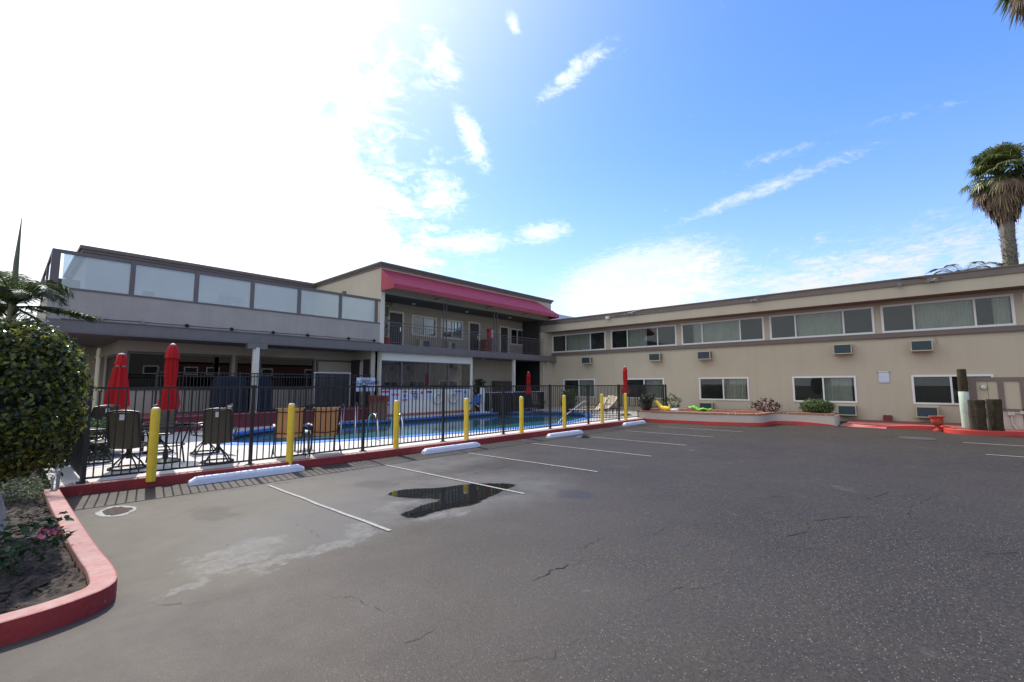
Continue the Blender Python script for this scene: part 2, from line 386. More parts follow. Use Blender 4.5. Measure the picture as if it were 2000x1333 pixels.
ORD = ['first', 'second', 'third', 'fourth', 'fifth', 'sixth', 'seventh', 'eighth', 'ninth', 'tenth']
def smooth_poly(pts, closed=True, it=2):
    for _ in range(it):
        q = []
        n = len(pts); rng = range(n if closed else n-1)
        if not closed: q.append(pts[0])
        for i in rng:
            a, b = pts[i], pts[(i+1) % n]
            q.append((a[0]*.75+b[0]*.25, a[1]*.75+b[1]*.25)); q.append((a[0]*.25+b[0]*.75, a[1]*.25+b[1]*.75))
        if not closed: q.append(pts[-1])
        pts = q
    return pts
def offset_line(pts, d):
    out = []
    for i, p in enumerate(pts):
        a = Vector(pts[max(i-1, 0)]); b = Vector(pts[min(i+1, len(pts)-1)]); t = (b-a).normalized()
        out.append((p[0]-t.y*d, p[1]+t.x*d))
    return out
def strip_solid(line, w, z0, z1, ztop=None):
    """extrude a kerb along a line, w to the left of travel; ztop = list of heights"""
    o = offset_line(line, w); mb = MB(); n = len(line); vs = []
    for i in range(n):
        zt = z1 if ztop is None else ztop[i]
        vs += [(line[i][0], line[i][1], z0), (line[i][0], line[i][1], zt), (o[i][0], o[i][1], zt), (o[i][0], o[i][1], z0)]
    fs = []
    for i in range(n-1):
        for k in range(4): fs.append((i*4+k, (i+1)*4+k, (i+1)*4+(k+1) % 4, i*4+(k+1) % 4))
    fs.append((0, 1, 2, 3)); fs.append((4*n-1, 4*n-2, 4*n-3, 4*n-4)); mb.add(vs, fs); return mb
def leaves(centers, normals, L, Wd, curl=.25, jitter=.6, down=0.0):
    """one leaf (6 vertices, folded at midrib) per centre"""
    n = len(centers); mb = MB(); V = []; F = []
    for i in range(n):
        c = Vector(centers[i]); nn = Vector(normals[i])+Vector(RNG.normal(0, jitter, 3)); nn.normalize()
        t = Vector(RNG.normal(0, 1, 3)); t.z -= down; t = (t-nn*t.dot(nn)).normalized(); s = nn.cross(t)
        l = L*RNG.uniform(.7, 1.25); w = Wd*RNG.uniform(.75, 1.2); o = len(V)
        V += [c, c+t*l*.45+s*w*.5+nn*w*.2, c+t*l*.45-s*w*.5+nn*w*.2, c+t*l*.5, c+t*l*.98-nn*l*curl*.6, c+t*l*.8+s*w*.25-nn*l*curl*.2, c+t*l*.8-s*w*.25-nn*l*curl*.2]
        F += [(o, o+3, o+1), (o, o+2, o+3), (o+3, o+4, o+5, o+1), (o+3, o+2, o+6, o+4)]
    mb.v = [tuple(v) for v in V]; mb.f = F; return mb
def text_mesh(txt, size, align='CENTER', bold=0.0):
    cu = bpy.data.curves.new('t', 'FONT'); cu.body = txt; cu.size = size; cu.align_x = align; cu.align_y = 'CENTER'; cu.extrude = .002; cu.offset = bold
    o = bpy.data.objects.new('t', cu); me = bpy.data.meshes.new_from_object(o); bpy.data.objects.remove(o); return me
def lettering(parts, material, parent, rot, origin):
    """parts: (text, size, dx, dz) laid on a sign; one mesh"""
    vs = []; fs = []
    for txt, size, dx, dz, bold in parts:
        me = text_mesh(txt, size, bold=bold); o = len(vs)
        for v in me.vertices: vs.append((v.co.x+dx, v.co.y+dz, v.co.z))
        for p in me.polygons: fs.append(tuple(i+o for i in p.vertices))
        bpy.data.meshes.remove(me)
    me = bpy.data.meshes.new('lettering'); me.from_pydata(vs, [], fs); me.materials.append(material)
    o = bpy.data.objects.new('lettering', me); C.objects.link(o); o.parent = parent
    o.rotation_euler = rot; o.location = origin; return o

# ------------------------------------------------------------------ ground
DK = 0.15                                  # deck and kerb height
def asphalt_material():
    m = bpy.data.materials.new('old asphalt'); m.use_nodes = True; nt = m.node_tree; N = nt.nodes; L = nt.links
    b = N['Principled BSDF']; tc = N.new('ShaderNodeTexCoord'); P = tc.outputs['Object']
    def noise(s, d=6, r=.6, dist=0):
        n = N.new('ShaderNodeTexNoise'); n.inputs['Scale'].default_value = s; n.inputs['Detail'].default_value = d; n.inputs['Roughness'].default_value = r; n.inputs['Distortion'].default_value = dist
        L.new(P, n.inputs['Vector']); return n.outputs['Fac']
    def mp(v, a, b_, c=0., d=1.):
        n = N.new('ShaderNodeMapRange'); L.new(v, n.inputs[0]); n.inputs[1].default_value = a; n.inputs[2].default_value = b_; n.inputs[3].default_value = c; n.inputs[4].default_value = d; return n.outputs[0]
    def mt(op, a, c):
        n = N.new('ShaderNodeMath'); n.operation = op
        for i, v in enumerate((a, c)):
            if isinstance(v, (int, float)): n.inputs[i].default_value = v
            else: L.new(v, n.inputs[i])
        return n.outputs[0]
    def mix(f, a, c):
        n = N.new('ShaderNodeMix'); n.data_type = 'RGBA'
        if isinstance(f, float): n.inputs[0].default_value = f
        else: L.new(f, n.inputs[0])
        for i, v in ((6, a), (7, c)):
            if isinstance(v, tuple): n.inputs[i].default_value = (*v, 1)
            else: L.new(v, n.inputs[i])
        return n.outputs[2]
    grain = noise(28, 6, .8); big = noise(.35, 5, .6); mid = noise(2.2, 8, .7); fine = noise(60, 3, .6); patchy = noise(.9, 7, .7, .8)
    col = mix(mp(big, .35, .65), (.0140, .0127, .0118), (.027, .0242, .0220))
    col = mix(mp(mid, .35, .7, 0, .35), col, (.042, .037, .033))
    col = mix(mp(grain, .40, .66, 0, .75), col, (.066, .058, .051))
    col = mix(mp(grain, .5, .30, 0, .6), col, (.014, .0125, .012))
    # aggregate: stones
    vo = N.new('ShaderNodeTexVoronoi'); vo.inputs['Scale'].default_value = 70; L.new(P, vo.inputs['Vector'])
    sep = N.new('ShaderNodeSeparateColor'); L.new(vo.outputs['Color'], sep.inputs[0])
    stone = mt('MULTIPLY', mp(vo.outputs['Distance'], .38, .22), mp(sep.outputs[0], .72, .93))
    stone = mt('MULTIPLY', stone, mp(patchy, .35, .6, .25, 1.))
    col = mix(stone, col, (.27, .24, .205))
    dark = mt('MULTIPLY', mp(vo.outputs['Distance'], .40, .25), mp(sep.outputs[1], .75, .85))
    col = mix(mt('MULTIPLY', dark, .6), col, (.022, .02, .02))
    pale_ = N.new('ShaderNodeMapping'); pale_.vector_type = 'TEXTURE'; pale_.inputs['Location'].default_value = (.6, 5.2, 0); pale_.inputs['Scale'].default_value = (6.0, 5.6, 50); L.new(P, pale_.inputs[0])
    pl_ = N.new('ShaderNodeVectorMath'); pl_.operation = 'LENGTH'; L.new(pale_.outputs[0], pl_.inputs[0])
    col = mix(mt('MULTIPLY', mp(pl_.outputs['Value'], 1.1, .2), mp(big, .3, .6, .5, 1.)), col, (.088, .079, .069))  # left side paler: sun glare put into the colour, partly older surface
    # warped position for stains
    nw = N.new('ShaderNodeTexNoise'); nw.inputs['Scale'].default_value = 2.3; nw.inputs['Detail'].default_value = 8; nw.inputs['Roughness'].default_value = .7; L.new(P, nw.inputs['Vector'])
    sb = N.new('ShaderNodeVectorMath'); sb.operation = 'SUBTRACT'; L.new(nw.outputs['Color'], sb.inputs[0]); sb.inputs[1].default_value = (.5, .5, .5)
    sc = N.new('ShaderNodeVectorMath'); sc.operation = 'SCALE'; L.new(sb.outputs[0], sc.inputs[0]); sc.inputs['Scale'].default_value = 1.1
    ad = N.new('ShaderNodeVectorMath'); ad.operation = 'ADD'; L.new(P, ad.inputs[0]); L.new(sc.outputs[0], ad.inputs[1])
    def blob(x, y, rx, ry, ang=0):
        n = N.new('ShaderNodeMapping'); n.vector_type = 'TEXTURE'; n.inputs['Location'].default_value = (x, y, 0); n.inputs['Rotation'].default_value = (0, 0, ang); n.inputs['Scale'].default_value = (rx, ry, 50)
        L.new(ad.outputs[0], n.inputs[0]); l = N.new('ShaderNodeVectorMath'); l.operation = 'LENGTH'; L.new(n.outputs[0], l.inputs[0])
        return mp(l.outputs['Value'], 1.05, .6)
    def union(bl):
        r = bl[0]
        for q in bl[1:]: r = mt('MAXIMUM', r, q)
        return r
    tan = union([blob(1.5, 6.5, 1.1, 2.4), blob(2.6, 7.4, 1.9, 1.4), blob(1.3, 5.2, .9, 1.0)])
    col = mix(mt('MULTIPLY', tan, mp(mid, .3, .7, .55, .95)), col, (.105, .096, .074))  # tan concrete patch, lightened further to hold the sun glare
    pts = [onZ(*q) for q in [(450, 1100), (560, 1090), (650, 1068), (700, 1035), (800, 985), (860, 1000), (500, 1062), (360, 1150), (420, 1085)]]
    whites = union([blob(p.x, p.y, rx, ry, a) for p, (rx, ry, a) in zip(pts, [(.42, .25, .2), (.4, .15, .3), (.4, .14, .4), (.35, .2, .5), (.5, .3, .3), (.5, .3, .2), (.4, .2, .2), (.3, .1, .4), (.25, .2, 0)])])
    wn = mp(noise(9, 10, .8), .36, .60)
    col = mix(mt('MULTIPLY', mt('MULTIPLY', whites, wn), .62), col, (.22, .222, .212))
    damp = union([blob(q.x, q.y, rx, ry, a) for q, (rx, ry, a) in zip([onZ(850, 985), onZ(900, 965), onZ(820, 1000), onZ(1130, 966)], [(.75, .45, .2), (1.2, .38, -.6), (.4, .25, .4), (.3, .35, 0)])])
    # pale sun sheen round the puddle, put into the asphalt colour
    sun_sheen = union([blob(4.6, 5.7, 2.6, 1.5, -.35), blob(5.2, 7.8, 3.2, 1.0), blob(2.8, 5.6, 1.6, 1.2)])
    col = mix(mt('MULTIPLY', sun_sheen, mp(mid, .3, .75, .15, .7)), col, (.125, .128, .128))
    ring = union([blob(1.13, 8.02, .34, .42, -.5)])
    col = mix(mt('MULTIPLY', ring, .0), col, (.5, .5, .5))
    worn = mt('MULTIPLY', mp(noise(1.4, 9, .8, .4), .60, .72), mp(big, .4, .6))
    col = mix(mt('MULTIPLY', worn, .5), col, (.15, .14, .13))
    dk = union([blob(7.3, 4.6, .32, .45), blob(2.0, 8.6, .2, .2)])
    col = mix(mt('MULTIPLY', dk, .45), col, (.035, .033, .033))
    col = mix(mt('MULTIPLY', damp, .5), col, (.024, .022, .021))
    bays = union([blob(1.9, 7.0, .25, .5), blob(4.3, 6.9, .3, .5), blob(6.6, 6.6, .3, .6), blob(8.9, 6.9, .35, .5), blob(11.3, 6.7, .35, .6), blob(13.8, 6.6, .4, .6)])
    col = mix(mt('MULTIPLY', bays, .35), col, (.022, .02, .019))
    L.new(col, b.inputs['Base Color'])
    L.new(mt('SUBTRACT', mp(mid, .3, .7, .52, .72), mt('MULTIPLY', damp, .12)), b.inputs['Roughness']); b.inputs['Specular IOR Level'].default_value = .22; b.inputs['Specular Tint'].default_value = (1, .88, .76, 1)
    h = mt('ADD', mt('MULTIPLY', vo.outputs['Distance'], -.6), mt('MULTIPLY', fine, .7))
    h = mt('ADD', mt('ADD', h, mt('MULTIPLY', mid, .8)), mt('MULTIPLY', grain, 1.2))
    bp = N.new('ShaderNodeBump'); bp.inputs['Strength'].default_value = .5; bp.inputs['Distance'].default_value = .005
    L.new(h, bp.inputs['Height']); L.new(bp.outputs[0], b.inputs['Normal'])
    return m
ASPH = asphalt_material()
struct('ground', MB().quad((-500, -500, 0), (500, -500, 0), (500, 500, 0), (-500, 500, 0)), ASPH)

# water
def water_mat(name, col, rough, scale, strength):
    m = bpy.data.materials.new(name); m.use_nodes = True; N = m.node_tree.nodes; L = m.node_tree.links
    b = N['Principled BSDF']; b.inputs['Base Color'].default_value = (*col, 1); b.inputs['Roughness'].default_value = rough; b.inputs['IOR'].default_value = 1.33
    tc = N.new('ShaderNodeTexCoord'); n = N.new('ShaderNodeTexNoise'); n.inputs['Scale'].default_value = scale; n.inputs['Detail'].default_value = 3
    L.new(tc.outputs['Object'], n.inputs['Vector']); bp = N.new('ShaderNodeBump'); bp.inputs['Strength'].default_value = strength; bp.inputs['Distance'].default_value = .01
    L.new(n.outputs['Fac'], bp.inputs['Height']); L.new(bp.outputs[0], b.inputs['Normal']); return m
PUD = water_mat('puddle water', (.012, .012, .011), .015, 6, .02)
POOLW = water_mat('pool water', (.035, .17, .21), .03, 4, .22)
def sheet(poly, z):
    tris = tessellate_polygon([[Vector((p[0], p[1], 0)) for p in poly]]); fs = []
    for t in tris:
        A, B, D = (Vector((*poly[i], 0)) for i in t); fs.append(tuple(t) if (B-A).cross(D-A).z > 0 else tuple(t[::-1]))
    return MB().add([(p[0], p[1], z) for p in poly], fs)
def rough_poly(poly, amp, it=2):
    poly = smooth_poly(poly, True, it)
    return [(p[0]+RNG.normal(0, amp), p[1]+RNG.normal(0, amp)) for p in poly]
pp = [(760, 968), (775, 960), (800, 957), (860, 955), (905, 948), (950, 946), (990, 946), (1003, 948), (985, 955), (965, 965), (940, 975), (925, 985), (880, 992), (840, 1000), (820, 1010), (800, 1010), (787, 1004), (810, 998), (828, 988), (862, 981), (868, 976), (850, 973), (800, 972)]
def soft_water(name, poly, z, fringe):
    n = len(poly); a = sum(poly[i][0]*poly[(i+1) % n][1]-poly[(i+1) % n][0]*poly[i][1] for i in range(n)); sg = 1 if a > 0 else -1
    outp = []
    for i in range(n):
        t = (Vector(poly[(i+1) % n])-Vector(poly[i-1])).normalized(); d = fringe*RNG.uniform(.7, 1.3); outp.append((poly[i][0]+t.y*d*sg, poly[i][1]-t.x*d*sg))
    mb = sheet(poly, z); base = len(mb.v); mb.v += [(p[0], p[1], z) for p in outp]
    for i in range(n):
        j = (i+1) % n; f = (i, base+i, base+j, j); mb.f.append(f if sg > 0 else f[::-1])
    m = PUD.copy(); m.name = 'soft edged water'; nt = m.node_tree; N = nt.nodes; L = nt.links
    at = N.new('ShaderNodeAttribute'); at.attribute_name = 'wet'
    tc = N.new('ShaderNodeTexCoord'); nz = N.new('ShaderNodeTexNoise'); nz.inputs['Scale'].default_value = 45; nz.inputs['Detail'].default_value = 5; L.new(tc.outputs['Object'], nz.inputs['Vector'])
    ad = N.new('ShaderNodeMath'); ad.operation = 'ADD'; L.new(at.outputs['Fac'], ad.inputs[0]); L.new(nz.outputs['Fac'], ad.inputs[1])
    mr = N.new('ShaderNodeMapRange'); mr.inputs[1].default_value = .62; mr.inputs[2].default_value = 1.25; L.new(ad.outputs[0], mr.inputs[0])
    tr = N.new('ShaderNodeBsdfTransparent'); mx = N.new('ShaderNodeMixShader'); L.new(mr.outputs[0], mx.inputs[0]); L.new(tr.outputs[0], mx.inputs[1]); L.new(N['Principled BSDF'].outputs[0], mx.inputs[2]); L.new(mx.outputs[0], N['Material Output'].inputs[0])
    o = struct(name, mb, m); at_ = o.data.attributes.new('wet', 'FLOAT', 'POINT')
    at_.data.foreach_set('value', [1.0]*base+[0.0]*n); return o
soft_water('puddle', smooth_poly([onZ(*q).xy[:] for q in pp], True, 2), .004, .075)
p2 = [onZ(*q).xy[:] for q in [(189, 1004), (205, 994), (235, 989), (265, 992), (262, 998), (235, 1008), (205, 1010)]]
cxy = (sum(p[0] for p in p2)/7, sum(p[1] for p in p2)/7)
SALT = mat('white mineral ring', (.30, .30, .28), .9, .35, 20, .3, 60)
struct('mineral_ring', sheet(rough_poly([(cxy[0]+(p[0]-cxy[0])*1.13, cxy[1]+(p[1]-cxy[1])*1.13) for p in p2], .012), .004), SALT)
MUD = mat('muddy puddle bed', (.07, .05, .035), .25, .4, 25, .4, 60)
struct('small_puddle', sheet(rough_poly([(cxy[0]+(p[0]-cxy[0])*.86, cxy[1]+(p[1]-cxy[1])*.86) for p in p2], .012), .008), MUD)
p3 = [onZ(*q).xy[:] for q in [(1122, 853), (1140, 850), (1158, 853), (1148, 857), (1128, 856)]]
struct('small_puddle', sheet(rough_poly(p3, .01), .004), PUD)

# parking lines
for x, y0, y1 in [(3.05, 4.6, 8.15), (5.4, 4.6, 8.45), (7.65, 4.7, 8.3), (10.1, 4.75, 8.3), (12.5, 4.85, 8.0), (15.0, 4.95, 8.0), (17.3, 4.75, 7.8)]:
    pts = [(x+RNG.normal(0, .004), y0+(y1-y0)*i/14) for i in range(15)]
    mb = MB(); w = .024
    for i in range(14): mb.quad((pts[i][0]-w, pts[i][1], .009), (pts[i][0]+w, pts[i][1], .009), (pts[i+1][0]+w, pts[i+1][1], .009), (pts[i+1][0]-w, pts[i+1][1], .009))
    struct('parking_line', mb, LINE)
for x, y0, y1 in [(18.2, -4.6, -.75), (15.5, -4.6, -1.0), (13.2, -4.6, -1.35), (10.9, -4.6, -1.5)]:
    struct('parking_line', MB().quad((x-.034, y0, .009), (x+.034, y0, .009), (x+.034, y1, .009), (x-.034, y1, .009)), LINE)
# cracks: thin jagged strips
CRK = mat('open crack', (.012, .011, .01), .95, .3, 20)
def crack(pts, w):
    line = []
    for a, b in zip(pts[:-1], pts[1:]):
        n = max(3, int((Vector(b)-Vector(a)).length/.05))
        for i in range(n): line.append((a[0]+(b[0]-a[0])*i/n+RNG.normal(0, .016), a[1]+(b[1]-a[1])*i/n+RNG.normal(0, .016)))
    line.append(pts[-1]); mb = MB(); o = offset_line(line, 1.0)
    ws = [w*.5*max(.08, abs(math.sin(i*.9))*RNG.uniform(.1, 1.2))*math.sin(PI*(i+.5)/len(line)) for i in range(len(line))]
    for i in range(len(line)-1):
        def q(j, s): return (line[j][0]+(o[j][0]-line[j][0])*ws[j]*s, line[j][1]+(o[j][1]-line[j][1])*ws[j]*s, .004)
        mb.quad(q(i, -1), q(i, 1), q(i+1, 1), q(i+1, -1))
    return mb
ck = MB()
for pl, w in [([(1030, 1138), (1065, 1125), (1090, 1110), (1147, 1095)], .020), ([(1535, 1049), (1560, 1042), (1590, 1038)], .035), ([(1575, 1020), (1610, 1015), (1650, 1010), (1710, 1011)], .035), ([(1590, 1038), (1575, 1020), (1540, 1003)], .02),
              ([(780, 1260), (820, 1245), (850, 1230)], .007), ([(1690, 975), (1720, 968), (1740, 960)], .03), ([(1500, 970), (1530, 970)], .04), ([(560, 1010), (640, 1060)], .005), ([(1900, 1085), (2000, 1078)], .02),
              ([(1250, 1180), (1330, 1150), (1380, 1146), (1460, 1120)], .008), ([(620, 1160), (700, 1170), (760, 1205)], .006), ([(1480, 930), (1600, 925), (1700, 940)], .012), ([(1330, 1010), (1290, 1040), (1235, 1052)], .010), ([(1000, 1290), (1080, 1280), (1130, 1250)], .006), ([(1850, 960), (1780, 990), (1770, 1030)], .014),
              ([(270, 1178), (330, 1183), (420, 1175)], .006), ([(1130, 1075), (1180, 1050)], .012), ([(880, 935), (1020, 905)], .02), ([(330, 975), (520, 948), (740, 922)], .01)]:
    m_ = crack([onZ(*q).xy[:] for q in pl], w); ck.add(m_.v, m_.f)
struct('asphalt_cracks', ck, CRK)
# small grit scattered on the tarmac
gr = MB()
for i in range(500):
    x, y = RNG.uniform(.8, 12), RNG.uniform(.2, 8.8); s = RNG.uniform(.003, .009)
    if x < 1.2 and y > 4.2: continue
    a = RNG.uniform(0, 6.28); d = (math.cos(a)*s, math.sin(a)*s)
    gr.add([(x+d[0], y+d[1], 0), (x-d[1], y+d[0], 0), (x-d[0], y-d[1], 0), (x+d[1], y-d[0], 0), (x, y, s*.9)], [(0, 1, 4), (1, 2, 4), (2, 3, 4), (3, 0, 4)])
tag(obj('grit', gr, mat('grit stone', (.20, .17, .14), .9, .5, 3)), 'loose grit scattered over the asphalt', 'gravel', kind='stuff')
tag(obj('manhole_cover', MB().cyl(*onZ(1792, 857).xy, 0.0, .012, .45, 28), IRON, smooth=True), 'round iron utility cover set in the asphalt before the red kerb', 'manhole cover')

# kerb under the fence
kl = [(.66, 9.62), (2.0, 9.5), (3.6, 9.38), (5.8, 9.31), (10, 9.31), (15, 9.31), (19.3, 9.31)]
struct('kerb_face', strip_solid(kl, .08, -.05, DK-.004), REDK, bevel=.01)
struct('kerb_top', strip_solid(offset_line(kl, .006), .19, .02, DK+.004), KTOP, bevel=.008)
# kerb round the left bed
bl = smooth_poly([(.66, 9.6), (.68, 7.15), (.70, 5.8), (.735, 5.1), (.70, 4.66), (.40, 4.50), (.1, 4.46), (-1, 4.4), (-4, 4.2)], False, 2)
struct('bed_kerb', strip_solid(bl[::-1], .03, -.05, DK-.004), REDK)
struct('bed_kerb_top', strip_solid(offset_line(bl[::-1], .004), .16, .0, DK), KTOP, bevel=.012)
# bed soil
inner = offset_line(bl[::-1], .15)
def soil_grid():
    mb = MB(); nx, ny = 90, 110; x0, x1, y0, y1 = -4., .60, 4.45, 9.7; vs = []; fs = []
    for j in range(ny+1):
        for i in range(nx+1):
            x = x0+(x1-x0)*(i/nx)**.6; y = y0+(y1-y0)*j/ny
            vs.append((x, y, .085+RNG.uniform(-.014, .02)+.015*math.sin(x*7+y*3)*math.cos(y*5)))
    for j in range(ny):
        for i in range(nx):
            a = j*(nx+1)+i; fs.append((a, a+1, a+nx+2, a+nx+1))
    # keep inside the kerb
    keep = []
    for f in fs:
        cx = sum(vs[k][0] for k in f)/4; cy_ = sum(vs[k][1] for k in f)/4
        if cy_ < 5.2 and (cx-.30)**2+(cy_-5.0)**2 > .36**2 and cx > .30 and cy_ < 5.0: continue
        if cy_ < 4.60+.02*0: continue
        keep.append(f)
    return mb.add(vs, keep)
struct('bed_soil', soil_grid(), SOIL)
cl_ = MB()
for i in range(1500):
    x, y = RNG.uniform(-1.2, .5), RNG.uniform(4.7, 9.3); s = RNG.uniform(.006, .026)
    if (x > .25 and y < 5.0): continue
    vs = [(x+RNG.normal(0, s), y+RNG.normal(0, s), .095+RNG.uniform(-s*.3, s*.9)) for _ in range(5)]
    cl_.add(vs, [(0, 1, 2), (0, 2, 3), (0, 3, 4), (1, 3, 4), (1, 2, 4)])
tag(obj('soil_clods', cl_, SOIL), 'clods and bark crumbs over the dark soil of the left bed', 'soil', kind='stuff')

# ------------------------------------------------------------------ pool and deck
pool = smooth_poly([(4.0, 13.9), (4.3, 12.9), (6.1, 11.95), (9.1, 11.15), (12, 10.7), (13.8, 10.45), (16.4, 11.0), (19.0, 12.1), (20.7, 13.7), (20.8, 15.3), (19.3, 16.9), (16.9, 17.3), (13.2, 17.0), (11.1, 17.0), (9.2, 17.3), (6.3, 16.9), (4.6, 15.6)], True, 3)
def outset(poly, d):
    n = len(poly); out = []; a = sum(poly[i][0]*poly[(i+1) % n][1]-poly[(i+1) % n][0]*poly[i][1] for i in range(n)); s = 1 if a > 0 else -1
    for i in range(n):
        t = (Vector(poly[(i+1) % n])-Vector(poly[i-1])).normalized(); out.append((poly[i][0]+t.y*d*s, poly[i][1]-t.x*d*s))
    return out
def ring_sheet(outer, innr, z):
    polys = [[Vector((*p, 0)) for p in outer], [Vector((*p, 0)) for p in innr]]
    allp = outer+innr; tris = tessellate_polygon(polys); fs = []
    for t in tris:
        A, B, D = (Vector((*allp[i], 0)) for i in t); fs.append(tuple(t) if (B-A).cross(D-A).z > 0 else tuple(t[::-1]))
    return MB().add([(p[0], p[1], z) for p in allp], fs)
cop = outset(pool, .34)
dk = ring_sheet([(.60, 9.62), (2.0, 9.56), (5.8, 9.45), (25.3, 9.45), (25.3, 24), (.6, 24)], cop, DK)
struct('pool_deck', dk, CONC)
n = len(pool)
cp = MB(); vs = [(p[0], p[1], DK) for p in cop]+[(p[0], p[1], DK+.02) for p in outset(pool, .31)]+[(p[0], p[1], DK+.025) for p in pool]+[(p[0], p[1], DK-.05) for p in pool]
fs = []
for r in range(3):
    for i in range(n): fs.append((r*n+i, r*n+(i+1) % n, (r+1)*n+(i+1) % n, (r+1)*n+i))
struct('pool_coping', cp.add(vs, fs), COPING)
tl = MB(); vs = [(p[0], p[1], DK-.05) for p in outset(pool, .004)]+[(p[0], p[1], -.02) for p in outset(pool, .004)]
struct('pool_waterline_tiles', tl.add(vs, [(i, (i+1) % n, n+(i+1) % n, n+i) for i in range(n)]), TILE)
tag(struct('pool_water', sheet(outset(pool, .01), .012), POOLW))

# ------------------------------------------------------------------ fences
def fence(name, pts, z0, z1, label, spacing=.115, pr=.009, post=.028, first=True, two=True):
    root = empty(name, (pts[0][0], pts[0][1], z0), label, 'fence')
    for (a, b) in zip(pts[:-1], pts[1:]):
        A, B = Vector(a), Vector(b); d = (B-A); Ln = d.length; d.normalize(); mb = MB()
        nrm = Vector((-d.y, d.x))
        def bar(za, zb, h):
            v = []
            for q in (A, B):
                for s in (-h, h): v += [(q.x+nrm.x*s, q.y+nrm.y*s, za), (q.x+nrm.x*s, q.y+nrm.y*s, zb)]
            mb.add(v, [(0, 1, 3, 2), (4, 6, 7, 5), (0, 4, 5, 1), (2, 3, 7, 6), (1, 5, 7, 3), (0, 2, 6, 4)])
        bar(z1-.035, z1, .015)
        if two: bar(z1-.15, z1-.12, .013)
        bar(z0+.06, z0+.09, .013)
        k = int(Ln/spacing)
        for i in range(1, k+1):
            p = A+d*(Ln*i/(k+1)); mb.box(p.x-pr, p.y-pr, z0+.07, p.x+pr, p.y+pr, z1-.02)
        obj('picket_panel', mb, BLACK, root)
    for p in pts:
        mb = MB().box(p[0]-post, p[1]-post, z0, p[0]+post, p[1]+post, z1+.01).box(p[0]-post-.004, p[1]-post-.004, z1+.01, p[0]+post+.004, p[1]+post+.004, z1+.025)
        mb.box(p[0]-.07, p[1]-.05, z0, p[0]+.07, p[1]+.05, z0+.012)
        obj('post', mb, BLACK, root)
    return root
fx = [.93, 3.25, 5.6, 7.95, 10.32, 12.68, 15.1, 17.48, 19.9, 22.3]
fence('pool_fence', [(x, 9.62+max(0, (3.3-x))*.04) for x in fx], DK, 1.63, 'long black picket fence standing on the red kerb beside the pool', two=False)
fence('side_fence', [(.93, 9.85), (.93, 12.2), (.93, 14.6), (.93, 17.0)], DK, 1.63, 'black picket fence running back beside the leafy bed', spacing=.075, two=False)
fence('end_fence', [(22.3, 9.75), (22.3, 12.2)], .45, 1.63, 'short black fence return at the planter end of the pool', two=False)
fence('patio_fence', [(3.3, 18.3), (5.7, 18.3), (8.1, 18.3), (10.9, 18.3)], .68, 2.1, 'black picket fence along the raised red patio', spacing=.10)

# bollards
near = ['beside the puddle with the white rim', 'beside the pair of tan chairs', 'by the pool ladder', 'in front of the wall of pool signs', 'in front of the covered counter', 'by the stair handrail', 'before the loungers', 'under the far red umbrella']
bz = [1.73, 3.9, 6.36, 8.62, 10.95, 13.25, 15.8, 17.72]
b0 = None
for i, x in enumerate(bz):
    if b0 is None:
        b0 = empty('bollard', (x, 9.43, DK-.06), '', 'bollard', 'yellow bollards along the red kerb')
        obj('post', MB().lathe(0, 0, [(.066, 0), (.066, 1.14), (.060, 1.17)], 20), YEL, b0, smooth=True, world=False)
        obj('cap', MB().lathe(0, 0, [(.061, 1.168), (.052, 1.19), (.03, 1.2), (.005, 1.203)], 20), YELW, b0, smooth=True, world=False)
        o = b0
    else: o = copy_tree(b0)
    o.location = (x, 9.43+max(0, 3.3-x)*.05, DK-.06)
    o['label'] = '%s yellow steel bollard from the left, %s' % (ORD[i], near[i])
# wheel stops
w0 = None
wl = ['chipped white concrete wheel stop nearest the camera', 'white concrete wheel stop before the fourth yellow bollard', 'white concrete wheel stop beside the small dark puddle', 'white concrete wheel stop at the planter end of the kerb']
def wheelstop():
    L_, mb = .93, MB(); prof = [(-.085, 0), (-.075, .085), (-.045, .125), (.045, .125), (.075, .085), (.085, 0)]
    vs = []
    for x, s in ((-L_, 1), (-L_+.10, 1), (L_-.10, 1), (L_, 1)):
        e = .55 if abs(x) == L_ else 1.0
        vs += [(x, p[0]*(.85 if e < 1 else 1), p[1]*e) for p in prof]
    fs = []
    for i in range(3):
        for k in range(6): fs.append((i*6+k, i*6+(k+1) % 6, (i+1)*6+(k+1) % 6, (i+1)*6+k))
    fs += [tuple(range(6))[::-1], tuple(18+k for k in range(6))]
    return mb.add(vs, fs)
for i, (x, y, a) in enumerate([(3.1, 9.12, -.03), (7.75, 8.99, 0), (12.35, 8.75, -.02), (17.6, 8.98, 0)]):
    if w0 is None: w0 = o = obj('wheel_stop', wheelstop(), WSTOP, bevel=.004)
    else: o = w0.copy(); C.objects.link(o)
    o.location = (x, y, .002); o.rotation_euler.z = a; tag(o, wl[i], 'wheel stop', 'white wheel stops along the kerb')

